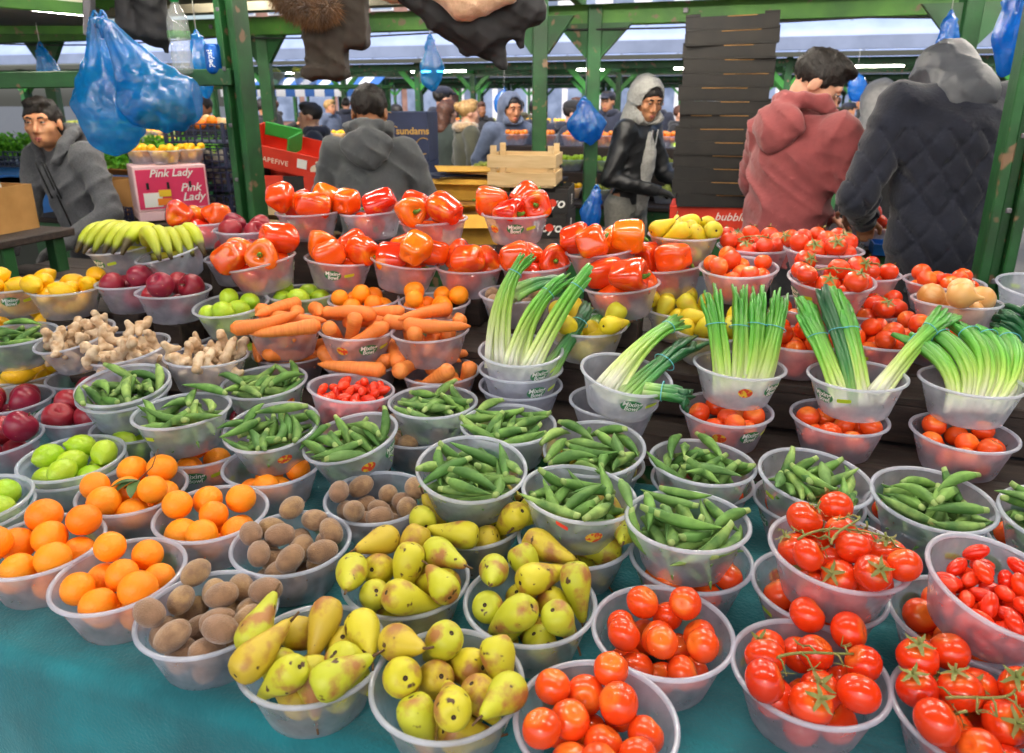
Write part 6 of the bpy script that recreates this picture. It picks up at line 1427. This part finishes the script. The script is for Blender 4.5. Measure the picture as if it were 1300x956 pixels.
person('young man in a grey marl zipped hoodie and black gloves, leaning forward', at(100, 4.1), R(162), 1.71, h=.0075, lean=.30, head=(R(28), -.27), arms={'L': ((-.28, .16, 1.12), (-.14, .38, .98)), 'R': ((.27, .18, 1.12), (.16, .42, 1.0))},
       skin=0, top=m_marl, zipline=True, drawstring=True, glove=(0, 1), seed=1, bulk=.95, wr=.009)
person('man in a charcoal hoodie seen from behind, with short black hair', at(466, 3.6), R(4), 1.74, h=.008, lean=.14, head=(R(-4), .15), arms={'L': ((-.27, .10, 1.14), (-.18, .33, 1.02)), 'R': ((.29, .12, 1.14), (.30, .38, 1.03))}, skin=1, top=m_char, seed=2, bulk=.95, loose=.024, wr=.009, hair_kind='short')
person('man in a black leather jacket with a pale hood up, reaching for fruit', at(800, 5.15), R(180 + 48), 1.80, h=.008, lean=.14, head=(R(-26), .2), arms={'L': ((-.22, .14, 1.14), (-.12, .42, 1.06)), 'R': ((.24, .02, 1.13), (.08, .27, 1.06))}, skin=0,
       top=m_leather, hood='up', hoodm=m_lgrey, legs=m_trk, open_front=m_lgrey, stripes=True, drawstring=True, glove=(1,), seed=3, wr=.009, loose=.022, bulk=.86, hair_kind='short')
person('bearded man in a rose pink hoodie looking down at his hands', at(1005, 3.2), R(-62), 1.87, h=.008, lean=.13, head=(R(-46), .5), arms={'L': ((-.30, .14, 1.2), (-.12, .42, 1.06)), 'R': ((.27, .10, 1.2), (.08, .33, 1.12))}, skin=2, top=m_rose, beard=True, seed=4, bulk=1.02, loose=.033, wr=.011)
person('person in a navy quilted jacket bent forward, grey hood hanging back', at(1230, 2.72), R(-6), 1.86, h=.008, lean=.16, head=(0, 1.1), hdrop=(.10, -.10), arms={'L': ((-.31, .02, 1.12), (-.18, .30, 1.0)), 'R': ((.36, .08, 1.14), (.26, .36, 1.04))}, skin=0, top=m_quilt, hood='up', hair_kind='none', hoodm=M('grey nylon hood', C('4a4d55'), .5, C('3d4048'), scale=10, bump=.3), quilt=True, seed=5, bulk=1.05, loose=.04, wr=.005, longc=.1)
person('person in a black gilet over grey with a pale hood up', at(1118, 4.7), R(-10), 1.76, h=.011, lean=.1, head=(0, .2), arms={'L': ((-.32, .05, 1.16), (-.25, .3, 1.0)), 'R': ((.3, .05, 1.16), (.2, .32, 1.0))}, top=m_blk, hood='up', hoodm=m_white_h, seed=6, bulk=1.1)
F_ = dict(h=.015)
person('blond woman in an olive parka with a pale fur collar', at(592, 7.2), R(-70), 1.66, skin=2, hair=m_hair_b, hair_kind='bun', top=m_olive, hood=None, collar=m_furc, longc=.15, seed=7, **F_)
person('woman with long brown hair in a dark green coat', at(566, 7.6), R(-40), 1.66, skin=2, hair=m_hair_br, hair_kind='long', top=m_dkgreen, hood=None, longc=.2, seed=8, **F_)
person('man in a dark cap and navy jacket behind the blond woman', at(560, 8.6), R(-60), 1.80, skin=2, hair_kind='short', cap=m_navy, top=m_navy, hood=None, collar=m_navy, seed=9, **F_)
person('shopper in a slate hooded top with the hood up', at(640, 6.9), R(-150), 1.72, top=m_grey2, hood='up', seed=10, lean=.15, **F_)
person('older man in a flat black cap and navy coat', at(716, 7.2), R(-100), 1.66, skin=2, cap=m_blk, top=m_navy, hood=None, collar=m_navy, seed=11, longc=.15, lean=.1, **F_)
person('person in a navy coat beside the man in the flat cap', at(682, 7.4), R(-30), 1.68, top=m_navy, hood=None, collar=m_navy, seed=12, longc=.15, **F_)
person('dark haired man in a navy jacket beyond the red trays', at(398, 6.6), R(100), 1.64, skin=2, top=m_navy, hood=None, collar=m_navy, seed=13, **F_)
person('man in black behind the navy crates', at(264, 6.3), R(175), 1.72, skin=1, top=m_blk, hood=None, collar=m_blk, seed=14, lean=.1, **F_)
person('shopper in black pointing beyond the tipped red tray', at(335, 9.5), R(-90), 1.68, top=m_blk, hood=None, collar=m_blk, seed=15, arms={'R': ((.25, .2, 1.3), (.2, .45, 1.42))}, **F_)
person('distant shopper in a black cap and coat at the end of the aisle', at(1094, 13.5), R(60), 1.72, cap=m_blk, top=m_blk, hood=None, collar=m_blk, seed=16, h=.02, longc=.2)
person('distant shopper in a navy coat and woolly hat', at(1074, 11.5), R(-90), 1.62, cap=m_navy, top=m_navy, hood=None, collar=m_navy, seed=17, h=.02, longc=.2)
person('distant shopper in black at the aisle end beside the black cap', at(1106, 14.5), R(10), 1.7, top=m_blk, hood=None, collar=m_blk, seed=18, h=.02, longc=.2)
person('distant shopper in dark clothes beyond the blue bag bunch', at(772, 9.5), R(150), 1.76, top=m_navy, hood=None, collar=m_navy, cap=m_navy, seed=19, h=.018, longc=.1)
person('distant shopper in grey beyond the charcoal hoodie', at(418, 12.5), R(-120), 1.66, top=m_grey2, hood=None, collar=m_grey2, hair=m_hair_b, seed=20, h=.02, longc=.1)
for o in [o for o in bpy.data.objects if o.name.startswith('person')]:
    if 'quilted' in o['label']: o.location.z = .1205
for i, (u, y, yw, mt, lab) in enumerate(((505, 10.5, 40, m_navy, 'navy coat beyond the blond woman'), (610, 11.5, 200, m_blk, 'black coat beyond the slate hood'), (660, 13, 10, m_olive, 'olive coat under the bluish canopy'), (735, 11, 100, m_blk, 'black coat beyond the flat cap'), (835, 12, 160, m_navy, 'navy coat behind the leather jacket'),
        (862, 9.6, -120, m_blk, 'black top beside the tray stack'), (300, 12, 20, m_grey2, 'grey coat beyond the striped awning'), (350, 14, 120, m_blk, 'black coat far beyond the red trays'), (440, 15, 0, m_navy, 'navy coat far beyond the charcoal hoodie'), (1060, 16, 30, m_olive, 'olive coat far down the aisle'))):
    person('distant shopper in a ' + lab, at(u, y), R(yw), 1.6 + .03 * (i % 5), top=mt, hood=None, collar=mt, seed=30 + i, h=.02, longc=.15, skin=i % 3, hair=(m_hair, m_hair_br)[i % 2], face=False)
# tomatoes held by the bearded man
hp = Vector((1.61, 3.31, 1.14))
for i, (dx, dz) in enumerate(((-.03, .005), (.03, -.01), (.0, .035))):
    o = link('vine_tomato', MESH['vine'][i], loc=(hp.x + dx, hp.y, hp.z + dz), rot=(i, .5, i * 2)); o.scale = (1.25,) * 3; tag(o, 'tomato in the hand of the bearded man', 'tomato', 'tomatoes held by the bearded man')
